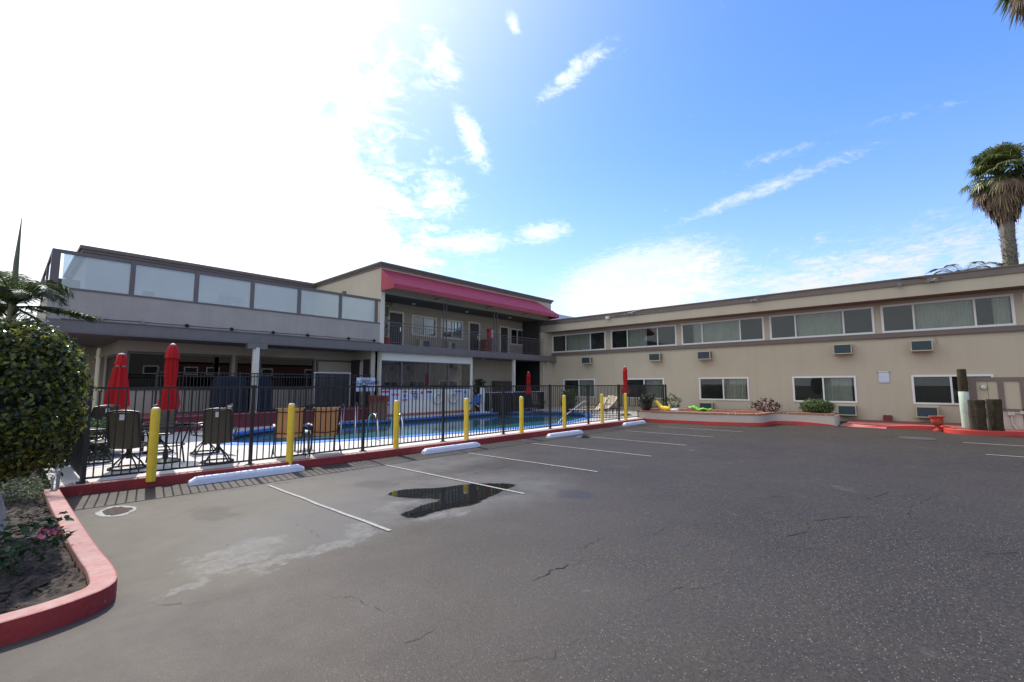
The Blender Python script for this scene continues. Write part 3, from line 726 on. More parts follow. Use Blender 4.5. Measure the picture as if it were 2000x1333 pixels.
# ------------------------------------------------------------------ wing building (right)
XW = 25.3
wing = empty('wing_building', (XW, 5, 0), 'long two storey beige stucco wing with white framed windows facing the lot', 'building')
ZB, ZT = 3.84, 5.05
ups = [(18.94, 14.73), (14.36, 10.17), (9.89, 5.71), (5.47, 1.38), (1.15, -2.78), (-3.02, -7.1)]
lows = [(18.03, 15.56), (13.45, 11.0), (9.03, 6.55), (4.63, 2.18), (.33, -2.05)]
LB, LT = .82, 2.02
def wall_holes(axis, c, thick, lo, hi, z0, z1, holes, sgn=1):
    """solid wall with rectangular holes; axis 'x' = plane X=c spanning Y, 'y' = plane Y=c spanning X"""
    mb = MB(); us = sorted(set([lo, hi]+[h[0] for h in holes]+[h[1] for h in holes])); zs = sorted(set([z0, z1]+[h[2] for h in holes]+[h[3] for h in holes]))
    for a, b in zip(us[:-1], us[1:]):
        um = (a+b)/2; run = None
        for za, zb in zip(zs[:-1], zs[1:]):
            zm = (za+zb)/2; solid = not any(h[0] < um < h[1] and h[2] < zm < h[3] for h in holes)
            if solid:
                if run is None: run = [za, zb]
                else: run[1] = zb
            if (not solid or zb == zs[-1]) and run:
                if axis == 'x': mb.box(c, a, run[0], c+thick, b, run[1])
                else: mb.box(a, c, run[0], b, c+thick, run[1])
                run = None
    return mb
holes = [(b, a, ZB, ZT) for a, b in ups]+[(b, a, LB, LT) for a, b in lows]
obj('wall', wall_holes('x', XW, .3, -12, 18.95, -.1, 5.19, holes), STUCCO, wing)
obj('end_wall', MB().box(24.08, 18.95, 0, 25.6, 19.1, 5.19), STUCCO, wing)
obj('soffit', MB().box(24.48, -12, 5.192, 25.62, 19.72, 5.24), SOFFIT, wing)
obj('fascia', MB().box(24.45, -12.02, 5.20, 24.48, 19.74, 5.68).box(24.48, 19.72, 5.2, 26, 19.74, 5.68), STUCCO, wing)
obj('roof_edge', MB().box(24.40, -12.1, 5.68, 24.48, 19.78, 5.96).box(24.37, -12.1, 5.93, 24.5, 19.8, 5.985).box(24.48, 19.70, 5.68, 26, 19.78, 5.96), BROWN, wing)
obj('roof', MB().box(24.48, -12, 5.70, 36, 19.70, 5.90), ROOFM, wing)
obj('ledge', MB().box(XW-.10, -12, 3.63, XW, 18.95, 3.80).box(XW-.06, -12, 3.80, XW, 18.95, 3.83), BROWN, wing)
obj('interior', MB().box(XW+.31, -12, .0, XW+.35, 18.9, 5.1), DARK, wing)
def curtain(y0, y1, z0, z1, x, amp, per, seed=0):
    nn = max(8, int((y1-y0)/.02)); vs = []; fs = []
    for i in range(nn+1):
        y = y0+(y1-y0)*i/nn; xx = x+amp*math.sin(2*PI*y/per+seed)+amp*.4*math.sin(2*PI*y/(per*2.7)+seed*2)
        vs += [(xx, y, z0), (xx, y, z1)]
    for i in range(nn): fs.append((2*i, 2*i+2, 2*i+3, 2*i+1))
    return MB().add(vs, fs)
def wing_window(y1, y0, z0, z1, splits, curts, fw=.085, sill=False, par=wing):
    x = XW-.035
    f = MB().box(x, y0, z0, x+.10, y0+fw, z1).box(x, y1-fw, z0, x+.10, y1, z1).box(x, y0+fw, z1-fw, x+.10, y1-fw, z1).box(x, y0+fw, z0, x+.10, y1-fw, z0+fw)
    w = obj('window', f, WHITE, par, bevel=.004)
    ys = [y0+fw]+[y0+(y1-y0)*s for s in splits]+[y1-fw]
    for s in splits:
        ym = y0+(y1-y0)*s; obj('mullion', MB().box(x+.025, ym-.03, z0+fw, x+.09, ym+.03, z1-fw), WHITE, w)
    for k, (a, b) in enumerate(zip(ys[:-1], ys[1:])):
        obj('pane', MB().box(x+.055, a, z0+fw, x+.061, b, z1-fw), GLASS, w)
        kind = curts[k]
        if kind == 'c': obj('curtain', curtain(a, b, z0+.02, z1-.02, x+.20, .014, .085, k), CURT, w, smooth=True)
        elif kind == 'o': obj('curtain', curtain(a+(b-a)*.38, b, z0+.02, z1-.02, x+.20, .018, .10, k+2), CURT, w, smooth=True)
        elif kind == 'sc':
            obj('curtain', curtain(a, b-(b-a)*.45, z0+.02, z1-.02, x+.20, .014, .085, k), CURT, w, smooth=True)
            obj('screen', MB().box(x+.10, a+(b-a)*.5, z0+.05, x+.108, b, z1-.05), SCREEN, w)
        elif kind == 's': obj('screen', MB().box(x+.10, a, z0+.05, x+.108, b, z1-.05), SCREEN, w)
        else:
            obj('curtain', curtain(a+.1, b, z0+.02, z1-.02, x+.20, .02, .11, k+1), CURT, w, smooth=True)
    return w
for i, (a, b) in enumerate(ups):
    wing_window(a, b, ZB, ZT, (.27, .73), [('s', 'c', 's'), ('s', 'o', 's'), ('s', 'c', 'sc'), ('s', 'c', 's'), ('sc', 'c', 's'), ('s', 'c', 's')][i])
for i, (a, b) in enumerate(lows):
    wing_window(a, b, LB, LT, (.5,), ('d', 's') if i != 4 else ('s', 's'), fw=.075)
obj('downpipe', MB().tube([onY(1061, 700, 18.88)+Vector((0, 0, -.1)), (onY(1061, 700, 18.88).x, 18.88, .2)], .03, 8).box(24.45, 18.80, 3.0, 24.75, 18.94, 3.2), PIPE, wing, smooth=True)
# air conditioners
def make_ac(xw, label, Wd=.68, Hh=.44, first=[None]):
    if first[0] is None:
        r = empty('air_conditioner', (0, 0, 0), '', 'air conditioner', 'air conditioners through the long wall')
        t = .04
        obj('casing', MB().box(-.40, -Wd/2, 0, 0, -Wd/2+t, Hh).box(-.40, Wd/2-t, 0, 0, Wd/2, Hh).box(-.40, -Wd/2+t, 0, 0, Wd/2-t, t).box(-.40, -Wd/2+t, Hh-t, 0, Wd/2-t, Hh), ACH, r, world=False, bevel=.006)
        g = MB().box(-.37, -Wd/2+t, t, -.36, Wd/2-t, Hh-t)
        for k in range(12):
            z = t+.015+k*(Hh-2*t-.02)/12; g.box(-.385, -Wd/2+t, z, -.37, Wd/2-t, z+.012)
        obj('grille', g, ACG, r, world=False)
        l = MB()
        for k in range(9): l.box(-.33, -Wd/2-.006, .07+k*.036, -.12, -Wd/2-.001, .07+k*.036+.022)
        obj('side_louvre', l, ACL, r, world=False)
        obj('wall_sleeve', MB().box(-.015, -Wd/2-.06, -.06, -.002, Wd/2+.06, Hh+.06), STUCCO, r, world=False)
        first[0] = r; o = r
    else: o = copy_tree(first[0])
    o.location = xw; o['label'] = label; return o
acs = [((16.0, 2.98), 'beige wall air conditioner below the upper window nearest the corner'), ((11.37, 3.0), 'beige wall air conditioner above the fourth patch of wall right of the far umbrella, second upper unit from the corner'),
       ((8.6, 2.98), 'upper beige wall air conditioner below the third upper window from the corner'), ((2.55, 2.99), 'upper beige wall air conditioner right of the middle of the wing'), ((-.08, 2.99), 'rightmost upper wall air conditioner, near the two part notice'),
       ((8.6, .26), 'lower beige air conditioner half hidden behind the brick topped planter'), ((2.55, .28), 'lower air conditioner beside the planter end, left of the notice'), ((-.07, .30), 'lower air conditioner behind the red urn')]
acs[1] = (acs[1][0], 'upper wall air conditioner just right of the far red umbrella')
for (y, z), lab in acs: make_ac((XW, y, z), lab)
# notice sign on the wing
p = onX(1715, 726, XW-.02); q = onX(1737.8, 747.5, XW-.02)
ns = empty('notice_sign', (XW-.02, (p.y+q.y)/2, (p.z+q.z)/2), 'small white two part notice fixed to the beige wall', 'sign')
obj('board', MB().box(-.008, -(p.y-q.y)/2, -(p.z-q.z)/2, .008, (p.y-q.y)/2, (p.z-q.z)/2-.09).box(-.008, -(p.y-q.y)/2+.02, (p.z-q.z)/2-.08, .008, (p.y-q.y)/2-.02, (p.z-q.z)/2), SIGNW, ns, world=False)
hh = (p.z-q.z)/2
lt_ = MB().box(-.012, -.24, hh-.07, -.009, -.18, hh-.01).box(-.012, .18, hh-.07, -.009, .24, hh-.01).box(-.012, -.15, hh-.05, -.009, .15, hh-.03)
for k in range(7): lt_.box(-.012, -.19, hh-.16-k*.055, -.009, .19, hh-.152-k*.055)
obj('printing', lt_, mat('grey print', (.25, .28, .33), .6), ns, world=False)
# floodlights and cable on the roof edge
def flood(px, py, label, boxy=False, two=False):
    p = onX(px, py, 24.36); r = empty('floodlight', (24.40, p.y, p.z), label, 'floodlight', None)
    obj('bracket', MB().box(-.05, -.06, -.05, 0, .06, .05), GALV, r, world=False)
    for s in ((-.11, .11) if two else (0,)):
        if boxy: mb = MB().box(-.20, s-.10, -.08, -.05, s+.10, .07)
        else: mb = MB().tube([(-.05, s, 0), (-.13, s, -.02), (-.22, s*1.2, -.06)], [.025, .055, .075], 12)
        obj('lamp_head', mb, WPLAS if boxy else GALV, r, world=False, smooth=not boxy)
    return r
flood(1188, 621, 'boxy white floodlight on the fascia nearest the corner', boxy=True)
flood(1232, 612, 'grey twin floodlight just right of the boxy white one', two=True)
flood(1474, 586.5, 'grey twin floodlight above the gap between third and fourth upper windows', two=True)
flood(1757, 557, 'tiny round white camera on the brown roof edge')
flood(1820, 547, 'twin floodlight below the two leafy palm tops', two=True)
cb_ = MB()
for xs in ([(1200, 619), (1228, 612), (1255, 604)], [(1455, 582), (1474, 584), (1500, 577)], [(1760, 546), (1790, 543), (1818, 546), (1840, 542)]):
    cb_.tube([onX(x, y, 24.355) for x, y in xs], .012, 5)
obj('light_cable', cb_, BLACK, wing)
cb2 = MB().tube([onX(1714, 664, XW-.02), onX(1780, 659, XW-.02), onX(1826, 657, XW-.02), onX(1832, 673, XW-.02)], .008, 5)
obj('wall_cable', cb2, GALV, wing)
# red box and walkway
struct('walkway', MB().prism([(22.6, 2.4), (XW, 2.4), (XW, -3.4), (23.0, -3.4), (22.6, -.6), (22.35, .9)], -.01, .10), WALK)
struct('entrance_ramp', MB().add([(22.2, 2.55, .006), (22.0, 1.1, .006), (22.62, 1.1, .10), (22.62, 2.45, .10)], [(0, 1, 2, 3)]), mat('pale worn ramp', (.42, .15, .13), .7, .2, 3))
p = onX(1726, 826, XW-.3); q = onX(1742.6, 820.5, XW-.3)
tag(obj('step_block', MB().box(XW-.45, q.y, .09, XW-.01, p.y, .34), REDWALL, bevel=.01), 'small dark red block at the foot of the beige wall', 'block')

# planter with brick cap
pl = smooth_poly([(19.32, 9.72), (19.30, 8.6), (19.42, 7.2), (19.68, 6.0), (20.0, 5.1), (20.35, 4.82), (21.1, 4.80), (21.75, 4.70), (21.98, 4.2), (21.95, 3.3), (21.98, 2.66)], False, 2)
pr = empty('brick_topped_planter', (20.5, 6, 0), 'long curved pale planter wall with brick capping before the wing', 'planter')
obj('wall', strip_solid(pl, .24, 0, .42), PLW, pr)
obj('end_wall', MB().box(22.05, 2.60, 0, 22.9, 2.84, .42), PLW, pr)
def bricks(line, z0, z1, w, off):
    d = 0; mb = MB(); mo = strip_solid(offset_line(line, off+.01), w-.02, z0, z1-.012)
    acc = 0; L_ = [Vector(p) for p in line]
    for a, b in zip(L_[:-1], L_[1:]):
        seg = (b-a).length; t = (b-a).normalized(); nr = Vector((-t.y, t.x)); s = (.115-acc) if acc else 0.0
        while s+.10 < seg+.05:
            if s >= 0:
                c = a+t*s; h = z1+RNG.uniform(-.004, .004); e = t*.098
                c0 = c+nr*off; c1 = c+nr*(off+w)
                mb.add([(c0.x, c0.y, z0), (c0.x+e.x, c0.y+e.y, z0), (c1.x+e.x, c1.y+e.y, z0), (c1.x, c1.y, z0), (c0.x, c0.y, h), (c0.x+e.x, c0.y+e.y, h), (c1.x+e.x, c1.y+e.y, h), (c1.x, c1.y, h)],
                       [(0, 3, 2, 1), (4, 5, 6, 7), (0, 1, 5, 4), (1, 2, 6, 5), (2, 3, 7, 6), (3, 0, 4, 7)])
            s += .115
        acc = 0
    return mb, mo
b_, m_ = bricks(pl, .42, .49, .28, -.02)
obj('brick_capping', b_, BRICK, pr); obj('mortar_bed', m_, BRICK2, pr)
rear = smooth_poly([(19.9, 9.65), (21.2, 9.2), (21.4, 8.0), (21.45, 6.5), (21.5, 5.1)], False, 1)
b_, m_ = bricks(rear, .42, .52, .22, 0)
obj('brick_capping', b_, BRICK, pr); obj('mortar_bed', m_, BRICK2, pr); obj('inner_wall', strip_solid(rear, .2, 0, .42), PLW, pr)
struct('planter_mulch', MB().prism([(p[0]+.12, p[1]) for p in pl[2:-1]]+[(22.5, 2.9), (24.9, 2.9), (24.9, 9.4), (19.9, 9.5)], .05, .385), MULCH)
kb = offset_line(pl[4:], -.07); zt = [.13]*len(kb)
for k in range(8): zt[-1-k] = .035+.012*k
struct('planter_kerb', strip_solid([(19.24, 9.30)]+kb, .08, -.02, .13, [.13]+zt), REDK2)

# ------------------------------------------------------------------ kerb, island, pole, stumps, enclosure at right
k2 = smooth_poly([(22.15, 1.75), (22.2, 1.2), (22.28, .6), (22.32, 0), (22.3, -.62)], False, 1)
struct('red_kerb', strip_solid(k2, .45, -.02, .15, [.02+.13*min(1, i/(len(k2)*.55)) for i in range(len(k2))]), REDK2, bevel=.01)
isl = smooth_poly([(22.6, -.45), (21.9, -.42), (21.35, -.55), (21.12, -.85), (21.1, -1.2), (21.3, -1.8), (21.6, -2.4), (22.2, -4), (23, -6)], False, 2)
struct('island_kerb', strip_solid(isl, .16, -.02, .15), REDK2, bevel=.012)
struct('island_bed', MB().prism(offset_line(isl, .10)+[(25.2, -6), (25.2, -.45)], .0, .12), mat('red chip bed', (.24, .06, .045), .9, .4, 25, 1, 30))
g_ = MB()
for i in range(260):
    t = RNG.uniform(0, 1); x = 21.4+RNG.uniform(0, 1.4); y = -.6-RNG.uniform(0, .5)-t*.9; h = RNG.uniform(.03, .09); a = RNG.uniform(0, 6.3)
    if x < 21.35+max(0, -y-1.2)*.45: continue
    g_.add([(x, y, .11), (x+.01*math.cos(a), y+.01*math.sin(a), .11), (x+.03*math.cos(a+1), y+.03*math.sin(a+1), .11+h)], [(0, 1, 2)])
tag(obj('grass_tufts', g_, BUSH), 'thin grass tufts around the foot of the wooden piles', 'grass', kind='stuff')
pole = empty('utility_post', (22.69, -1.06, .12), 'weathered wood post with pale green sleeve on its lower part', 'post')
obj('wood_post', MB().lathe(0, 0, [(.125, .9), (.128, 1.4), (.125, 2.04), (.10, 2.06)], 18, .02, 5), WOOD, pole, smooth=True, world=False)
obj('sleeve', MB().lathe(0, 0, [(.118, 0), (.13, .6), (.137, 1.25), (.13, 1.262)], 20), PGREEN, pole, smooth=True, world=False)
def stump(x, y, r, h, label):
    prof = [(r*1.08, 0), (r*1.0, .12), (r*.96, h*.3), (r*.99, h*.5), (r*.95, h*.75), (r*1.0, h*.93), (r*.94, h), (r*.5, h-.02)]
    o = obj('wood_pile', MB().lathe(0, 0, prof, 40, .055, 7, x), WOOD, smooth=True); o.location = (x, y, .11)
    return tag(o, label, 'wooden pile', 'stout cut wooden piles')
stump(21.44, -1.28, .205, 1.02, 'mossy cut wooden pile nearest the green sleeved post')
stump(21.75, -1.70, .185, 1.04, 'darker cut wooden pile on the right of the mossy one')
enc = empty('utility_enclosure', (23, -2, 0), 'brown framed beige panelled enclosure behind the wooden piles', 'enclosure')
XE = 23.05
obj('frame', MB().box(XE, -8, 1.75, XE+.12, -1.14, 1.88).box(XE, -1.42, .15, XE+.1, -1.22, 1.75).box(XE, -2.08, .78, XE+.1, -1.94, 1.75).box(XE, -2.55, .1, XE+.1, -2.46, 1.75).box(XE, -8, .70, XE+.1, -1.42, .80).box(XE, -3.3, .8, XE+.1, -3.2, 1.75), BROWN, enc)
obj('panel', MB().box(XE+.04, -1.94, .80, XE+.06, -1.70, 1.75).box(XE+.04, -1.69, .80, XE+.06, -1.42, 1.75).box(XE+.04, -2.46, .80, XE+.06, -2.08, 1.75).box(XE+.04, -8, .80, XE+.06, -2.55, 1.75), mat('beige sheet panel', (.46, .42, .33), .8, .04, 2), enc)
sd_ = MB()
for k in range(6): sd_.box(XE+.02, -8, .10+k*.1, XE+.045, -1.42, .10+k*.1+.092)
obj('siding', sd_, mat('white siding', (.50, .48, .44), .7, .05, 3), enc)
mt_ = empty('meter', (XE, -1.60, 1.54), 'round glass faced meter on the beige panel', 'meter')
obj('dial', MB().tube([(.03, 0, 0), (-.05, 0, 0)], .075, 20).tube([(-.05, 0, 0), (-.07, 0, 0)], [.06, .05], 20), mat('pale dial', (.5, .55, .48), .3), mt_, world=False, smooth=True)
obj('rim', MB().tube([(.035, 0, 0), (-.02, 0, 0)], .088, 20), GALV, mt_, world=False, smooth=True)
jb = empty('junction_box', (XE, -2.25, .6), 'cream junction boxes with a bent conduit on the white siding', 'junction box')
obj('box', MB().box(-.08, -.02, -.02, .02, .15, .10).box(-.08, -.28, .03, .02, -.14, .14), PIPE, jb, world=False, bevel=.006)
obj('conduit', MB().tube([(-.03, .06, -.02), (-.03, .05, -.3), (-.05, .0, -.42), (-.1, -.05, -.48)], .022, 8).tube([(-.03, -.02, .06), (-.03, -.14, .07)], .02, 8), PIPE, jb, world=False, smooth=True)
# urn
urn = obj('urn', MB().lathe(0, 0, [(.13, 0), (.13, .05), (.07, .07), (.045, .13), (.05, .17), (.10, .20), (.155, .27), (.175, .36), (.165, .42), (.175, .47), (.215, .50), (.215, .535), (.18, .535), (.15, .45)], 26), TERRA, smooth=True)
urn.location = (22.05, -.30, .0); tag(urn, 'red pedestal urn standing on the asphalt by the red kerb', 'urn')

# ------------------------------------------------------------------ pool building (left and centre)
YS = 18.6                                   # face of the slab
pb = empty('pool_building', (10, 18.6, 0), 'two storey grey and beige motel block with glass terrace and red awning behind the pool', 'building')
obj('floor_slab', MB().box(.70, YS, 3.24, 25.28, 25.6, 3.58), SLATE, pb)
obj('slab_lip', MB().box(1.0, YS-.05, 3.20, 25.24, YS, 3.235).box(1.0, YS-.03, 3.585, 11.6, YS+.10, 3.62), FRAMEG, pb)
YG = 18.72
gx = lambda px, py: onY(px, py, YG).x
XL = gx(101, 500)
obj('terrace_parapet', MB().box(XL, YG, 3.60, 11.62, YG+.22, 4.50).box(XL, YG+.22, 3.6, XL+.22, 25.6, 4.5), STUCCO2, pb)
# glass wind screen
ZG0, ZG1 = 4.53, 5.57
divs = [gx(117, 520), gx(260, 530), gx(384, 560), gx(493, 575), gx(584.5, 590), gx(665, 600), gx(735.5, 600)]
fr = MB().box(XL, YG-.02, ZG1-.0, 11.60, YG+.08, ZG1+.10).box(XL, YG-.02, 4.50, 11.60, YG+.08, 4.56)
fr.box(XL, YG-.02, 4.56, divs[0], YG+.2, ZG1)
for d in divs[1:]: fr.box(d-.065, YG-.02, 4.56, d+.065, YG+.07, ZG1)
fr.box(XL, YG+.2, ZG1, XL+.08, 25.5, ZG1+.10).box(XL, 21.0, 4.5, XL+.08, 21.15, ZG1).box(XL, 23.3, 4.5, XL+.08, 23.45, ZG1)
obj('screen_frame', fr, FRAMEG, pb)
for a, b in zip(divs[:-1], divs[1:]):
    obj('glass_panel', MB().box(a+.066, YG+.02, 4.565, b-.066, YG+.03, ZG1-.005), GLASSP, pb)
obj('glass_panel', MB().box(XL+.03, YG+.25, 4.565, XL+.04, 25.4, ZG1-.005), GLASSP, pb)
# upper back block
YU = 25.5
xb = onY(164, 482, YU).x
obj('upper_wall', MB().box(xb+.15, YU+.25, 3.6, 11.6, 33, 7.2), mat('upper wall stucco', (.40, .38, .35), .9, .05, .8, .4, 40), pb)
obj('upper_cornice', MB().box(xb-.05, YU+.02, 7.18, 11.6, 33.2, 7.30).box(xb-.12, YU-.05, 7.30, 11.6, 33.3, 7.44), BROWN, pb)
v_ = MB()
va, vb = onY(426, 575, YU+.2), onY(476, 605, YU+.2)
for c in range(3):
    w = (vb.x-va.x)/3
    for k in range(8): v_.box(va.x+c*w+.05, YU+.15, 5.15+k*.13, va.x+(c+1)*w-.05, YU+.25, 5.15+k*.13+.07)
obj('louvre_vent', v_, mat('vent slats', (.33, .33, .35), .6), pb)
obj('terrace_band', MB().box(xb+.2, YU+.05, 3.6, 11.6, YU+.24, 4.55), SLATE, pb)
obj('terrace_door', MB().box(xb-.9, 27, 3.6, xb+.1, 27.1, 6.2), DOORM, pb)
obj('wall_lamp', MB().box(3.9, YU+.1, 5.7, 4.3, YU+.25, 5.85), DARK, pb)
obj('roof', MB().box(xb, YU+.1, 7.15, 11.7, 33, 7.2), ROOFM, pb)
obj('rear_wall', MB().box(-9, 25.3, 0, 2.5, 25.5, 3.24).box(2.86, 25.3, 0, 24.2, 25.5, 3.24), CREAM, pb)
# awning block: X 11.62 .. 24.9
XA, XB_ = 11.62, 24.9
obj('side_wall', MB().box(XA, YG, 3.6, XA+.22, 26, 7.22).box(XA, YG+.22, 3.6, XA+.01, 18.95, 3.7), STUCCO, pb)
obj('front_header', MB().box(XA+.22, YG, 6.02, XB_, YG+.25, 7.22), STUCCO, pb)
obj('corner_pier', MB().box(XA-.02, YG-.03, 3.6, XA+.20, YG, 6.05), TRIMW, pb)
obj('cornice', MB().box(XA-.05, YG-.05, 7.22, XB_+.05, 26, 7.31).box(XA-.10, YG-.10, 7.31, XB_+.10, 26, 7.38).box(XA-.15, YG-.15, 7.38, XB_+.15, 26, 7.45), BROWN, pb)
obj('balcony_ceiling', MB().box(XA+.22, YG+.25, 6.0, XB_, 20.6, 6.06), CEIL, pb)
obj('right_side_wall', MB().box(XB_-.1, YG+.25, 6.07, XB_, 26, 7.22), STUCCO, pb)
obj('roof', MB().box(XA+.2, YG+.25, 7.15, XB_-.1, 26, 7.2), ROOFM, pb)
obj('balcony_end_wall', MB().box(24.05, 19.12, 3.6, 24.15, 20.6, 6.0), mat('shaded end wall', (.05, .05, .05), .9), pb)  # near black because the recess shade is put into its colour
# upper back wall of balcony with openings
YD = 20.6; dx = lambda a, b: onY(a, b, YD).x
doors = [(dx(758, 610), dx(789, 610)), (dx(915, 630), dx(937.5, 630)), (dx(975.6, 638), dx(994, 638))]
wins = [(dx(803.5, 618), dx(852.5, 624)), (dx(860.6, 624), dx(904, 628)), (dx(996, 642), dx(1024, 645))]
hs = [(a, b, 3.6, 5.56) for a, b in doors]+[(a, b, 4.35, 5.5) for a, b in wins]
obj('balcony_back_wall', wall_holes('y', YD, .2, XA+.2, 24.5, 3.58, 6.0, hs), mat('cream darkened for shade', (.36, .325, .27), .85, .05, .8, streak=.2), pb)  # darker copy of the house cream, with balcony shade in the colour
obj('balcony_floor', MB().box(XA+.22, YG+.02, 3.585, 24.5, YD, 3.60), SLATE, pb)
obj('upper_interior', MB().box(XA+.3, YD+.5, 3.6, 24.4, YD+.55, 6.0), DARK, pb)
for a, b in doors:
    d = obj('door', MB().box(a+.11, YD+.03, 3.6, b-.11, YD+.08, 5.46), DOORM, pb)
    obj('frame', MB().box(a, YD-.03, 3.6, a+.10, YD+.1, 5.56).box(b-.10, YD-.03, 3.6, b, YD+.1, 5.56).box(a+.1, YD-.03, 5.46, b-.1, YD+.1, 5.56), TRIMW, d)
    obj('handle', MB().box(b-.24, YD-.03, 4.5, b-.18, YD+.03, 4.72), STEEL, d)
for a, b in wins:
    f = MB().box(a, YD-.04, 4.35, a+.1, YD+.06, 5.5).box(b-.1, YD-.04, 4.35, b, YD+.06, 5.5).box(a+.1, YD-.04, 5.4, b-.1, YD+.06, 5.5).box(a+.1, YD-.04, 4.35, b-.1, YD+.06, 4.45).box((a+b)/2-.03, YD-.02, 4.45, (a+b)/2+.03, YD+.05, 5.4)
    w = obj('window', f, TRIMW, pb)
    obj('pane', MB().box(a+.1, YD+.01, 4.45, b-.1, YD+.016, 5.4), GLASS, w)
    nn = 60; vs = []; fs = []
    for i in range(nn+1):
        x = (a+b)/2+((b-a)/2-.1)*i/nn; vs += [(x, YD+.14+.012*math.sin(i*1.1), 4.4), (x, YD+.14+.012*math.sin(i*1.1), 5.45)]
    for i in range(nn): fs.append((2*i, 2*i+1, 2*i+3, 2*i+2))
    obj('curtain', MB().add(vs, fs), mat('pale blue blind', (.42, .50, .56), .8), w)
    obj('screen', MB().box(a+.1, YD+.1, 4.45, (a+b)/2, YD+.105, 5.4), SCREEN, w)
# ceiling lamps
for px_, py_ in ((808, 594), (912, 609.5), (996, 621)):
    c = onZ(px_, py_, 5.97); obj('ceiling_lamp', MB().lathe(c.x, c.y, [(.11, 5.99), (.11, 5.96), (.06, 5.93)], 14), WPLAS, pb, smooth=True)
# balcony posts and railing
for a, b in ((866, 871.5), (965, 970.5)):
    x0, x1 = onY(a, 640, YG+.1).x, onY(b, 640, YG+.1).x
    mb = MB().box(x0-.03, YG+.07, 3.6, x0+.02, YG+.12, 6.02).box(x1-.02, YG+.07, 3.6, x1+.03, YG+.12, 6.02)
    for k in range(3): mb.box(x0+.02, YG+.085, 3.75+k*.1, x1-.02, YG+.105, 3.79+k*.1)
    obj('balcony_post', mb, FRAMEG, pb)
rl = MB().box(XA+.2, YG+.03, 4.63, 24.1, YG+.06, 4.67).box(XA+.2, YG+.03, 4.50, 24.1, YG+.06, 4.52).box(XA+.2, YG+.03, 3.68, 24.1, YG+.06, 3.70)
k = XA+.3
while k < 24.1: rl.box(k-.007, YG+.038, 3.70, k+.007, YG+.052, 4.50); k += .125
obj('balcony_railing', rl, FRAMEG, pb)
# awning
zt_, zb_ = 7.14, 6.08
xl, xr = XA-.02, 24.35
yf = 17.72
A0 = (xl, YG-.01, zt_); A1 = (23.35, YG-.01, zt_); A2 = (xr+.35, YG-.01, zb_+.2)
F0 = (xl+.05, yf, zb_+.22); F1 = (xr+.1, yf, zb_+.22); G0 = (xl+.05, yf, zb_); G1 = (xr+.1, yf, zb_); B0 = (xl, YG-.01, zb_); B2 = (xr+.35, YG-.01, zb_)
aw = MB().add([A0, A1, A2, F0, F1, G0, G1, B0, B2], [(0, 3, 4, 1), (1, 4, 2), (3, 5, 6, 4), (0, 7, 5, 3), (4, 6, 8, 2)])
awo = obj('awning', aw, AWN, pb); md = awo.modifiers.new('s', 'SOLIDIFY'); md.thickness = .02; md.offset = -1
bt = MB()
for x in (XA+3.2, XA+6.9, XA+10.2): bt.tube([(x, YG, 6.3), (x, yf+.1, 6.2)], .02, 6).tube([(x, YG, 6.1), (x, yf+.1, 6.2)], .02, 6)
obj('awning_bracket', bt, FRAMEG, pb)
# ground floor: storefront behind the terrace
YL = 20.8
ZL = 2.87
xc = onY(231, 700, YL).x; wx = lambda p: onY(p, 720, YL).x
patio = 0.66
opens = [(wx(246), wx(452), 1.46, ZL), (wx(459), wx(498), 1.46, ZL), (wx(506), wx(614), 1.46, ZL)]
obj('ground_floor_wall', wall_holes('y', YL, .25, xc, wx(690)+.4, 0, 3.24, opens), CREAM, pb)
for a, b, c, d in opens:
    f = obj('shop_window', MB().box(a, YL-.03, d-.09, b, YL+.08, d).box(a, YL-.03, c, b, YL+.08, c+.05).box(a, YL-.03, c+.05, a+.07, YL+.08, d-.09).box(b-.07, YL-.03, c+.05, b, YL+.08, d-.09), FRAMEG, pb)
    obj('pane', MB().box(a+.07, YL+.03, c+.05, b-.07, YL+.038, d-.09), GLASSD, f)
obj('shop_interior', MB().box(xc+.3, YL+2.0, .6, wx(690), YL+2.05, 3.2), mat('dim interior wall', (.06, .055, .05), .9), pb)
obj('left_wall', wall_holes('x', xc, .25, YL+.25, 32, 0, 3.24, [(YL+.5, 23.6, .66, 2.8), (24, 25.2, .66, 2.8)]), CREAM, pb)
ld = obj('glass_door', MB().box(xc+.02, YL+.5, .66, xc+.1, YL+.6, 2.8).box(xc+.02, 22.0, .66, xc+.1, 22.1, 2.7).box(xc+.02, 23.5, .66, xc+.1, 23.6, 2.8).box(xc+.02, YL+.6, 2.7, xc+.1, 23.5, 2.8), FRAMEG, pb)
obj('pane', MB().box(xc+.05, YL+.6, .66, xc+.06, 23.5, 2.7), GLASS, ld)
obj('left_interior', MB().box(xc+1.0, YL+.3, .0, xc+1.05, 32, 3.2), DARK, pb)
pa, pb_ = wx(621), wx(684)
obj('cream_shutter', MB().box(pa, YL-.05, 1.2, pb_, YL-.003, 2.74), mat('cream shutter', (.42, .40, .33), .7, .04, 3), pb)
obj('shutter_trim', MB().box(pa-.1, YL-.07, 2.74, pb_+.02, YL-.003, 2.84).box(pa-.1, YL-.07, 1.2, pa-.01, YL-.003, 2.74), FRAMEG, pb)
# return wall with doors
XR = 11.35
obj('return_wall', MB().box(XR, 18.95, 0, XR+.2, YL, 3.24), CREAM, pb)
obj('dark_door', MB().box(XR-.04, 19.9, .66, XR-.002, 20.7, 2.85), DOORM, pb)
obj('dark_door', MB().box(XR-.04, 19.05, .66, XR-.002, 19.6, 2.85), DOORM, pb)
obj('door_trim', MB().box(XR-.06, 19.62, .66, XR-.002, 19.7, 2.75).box(XR-.06, 19.8, .66, XR-.002, 19.87, 2.75), TRIMW, pb)
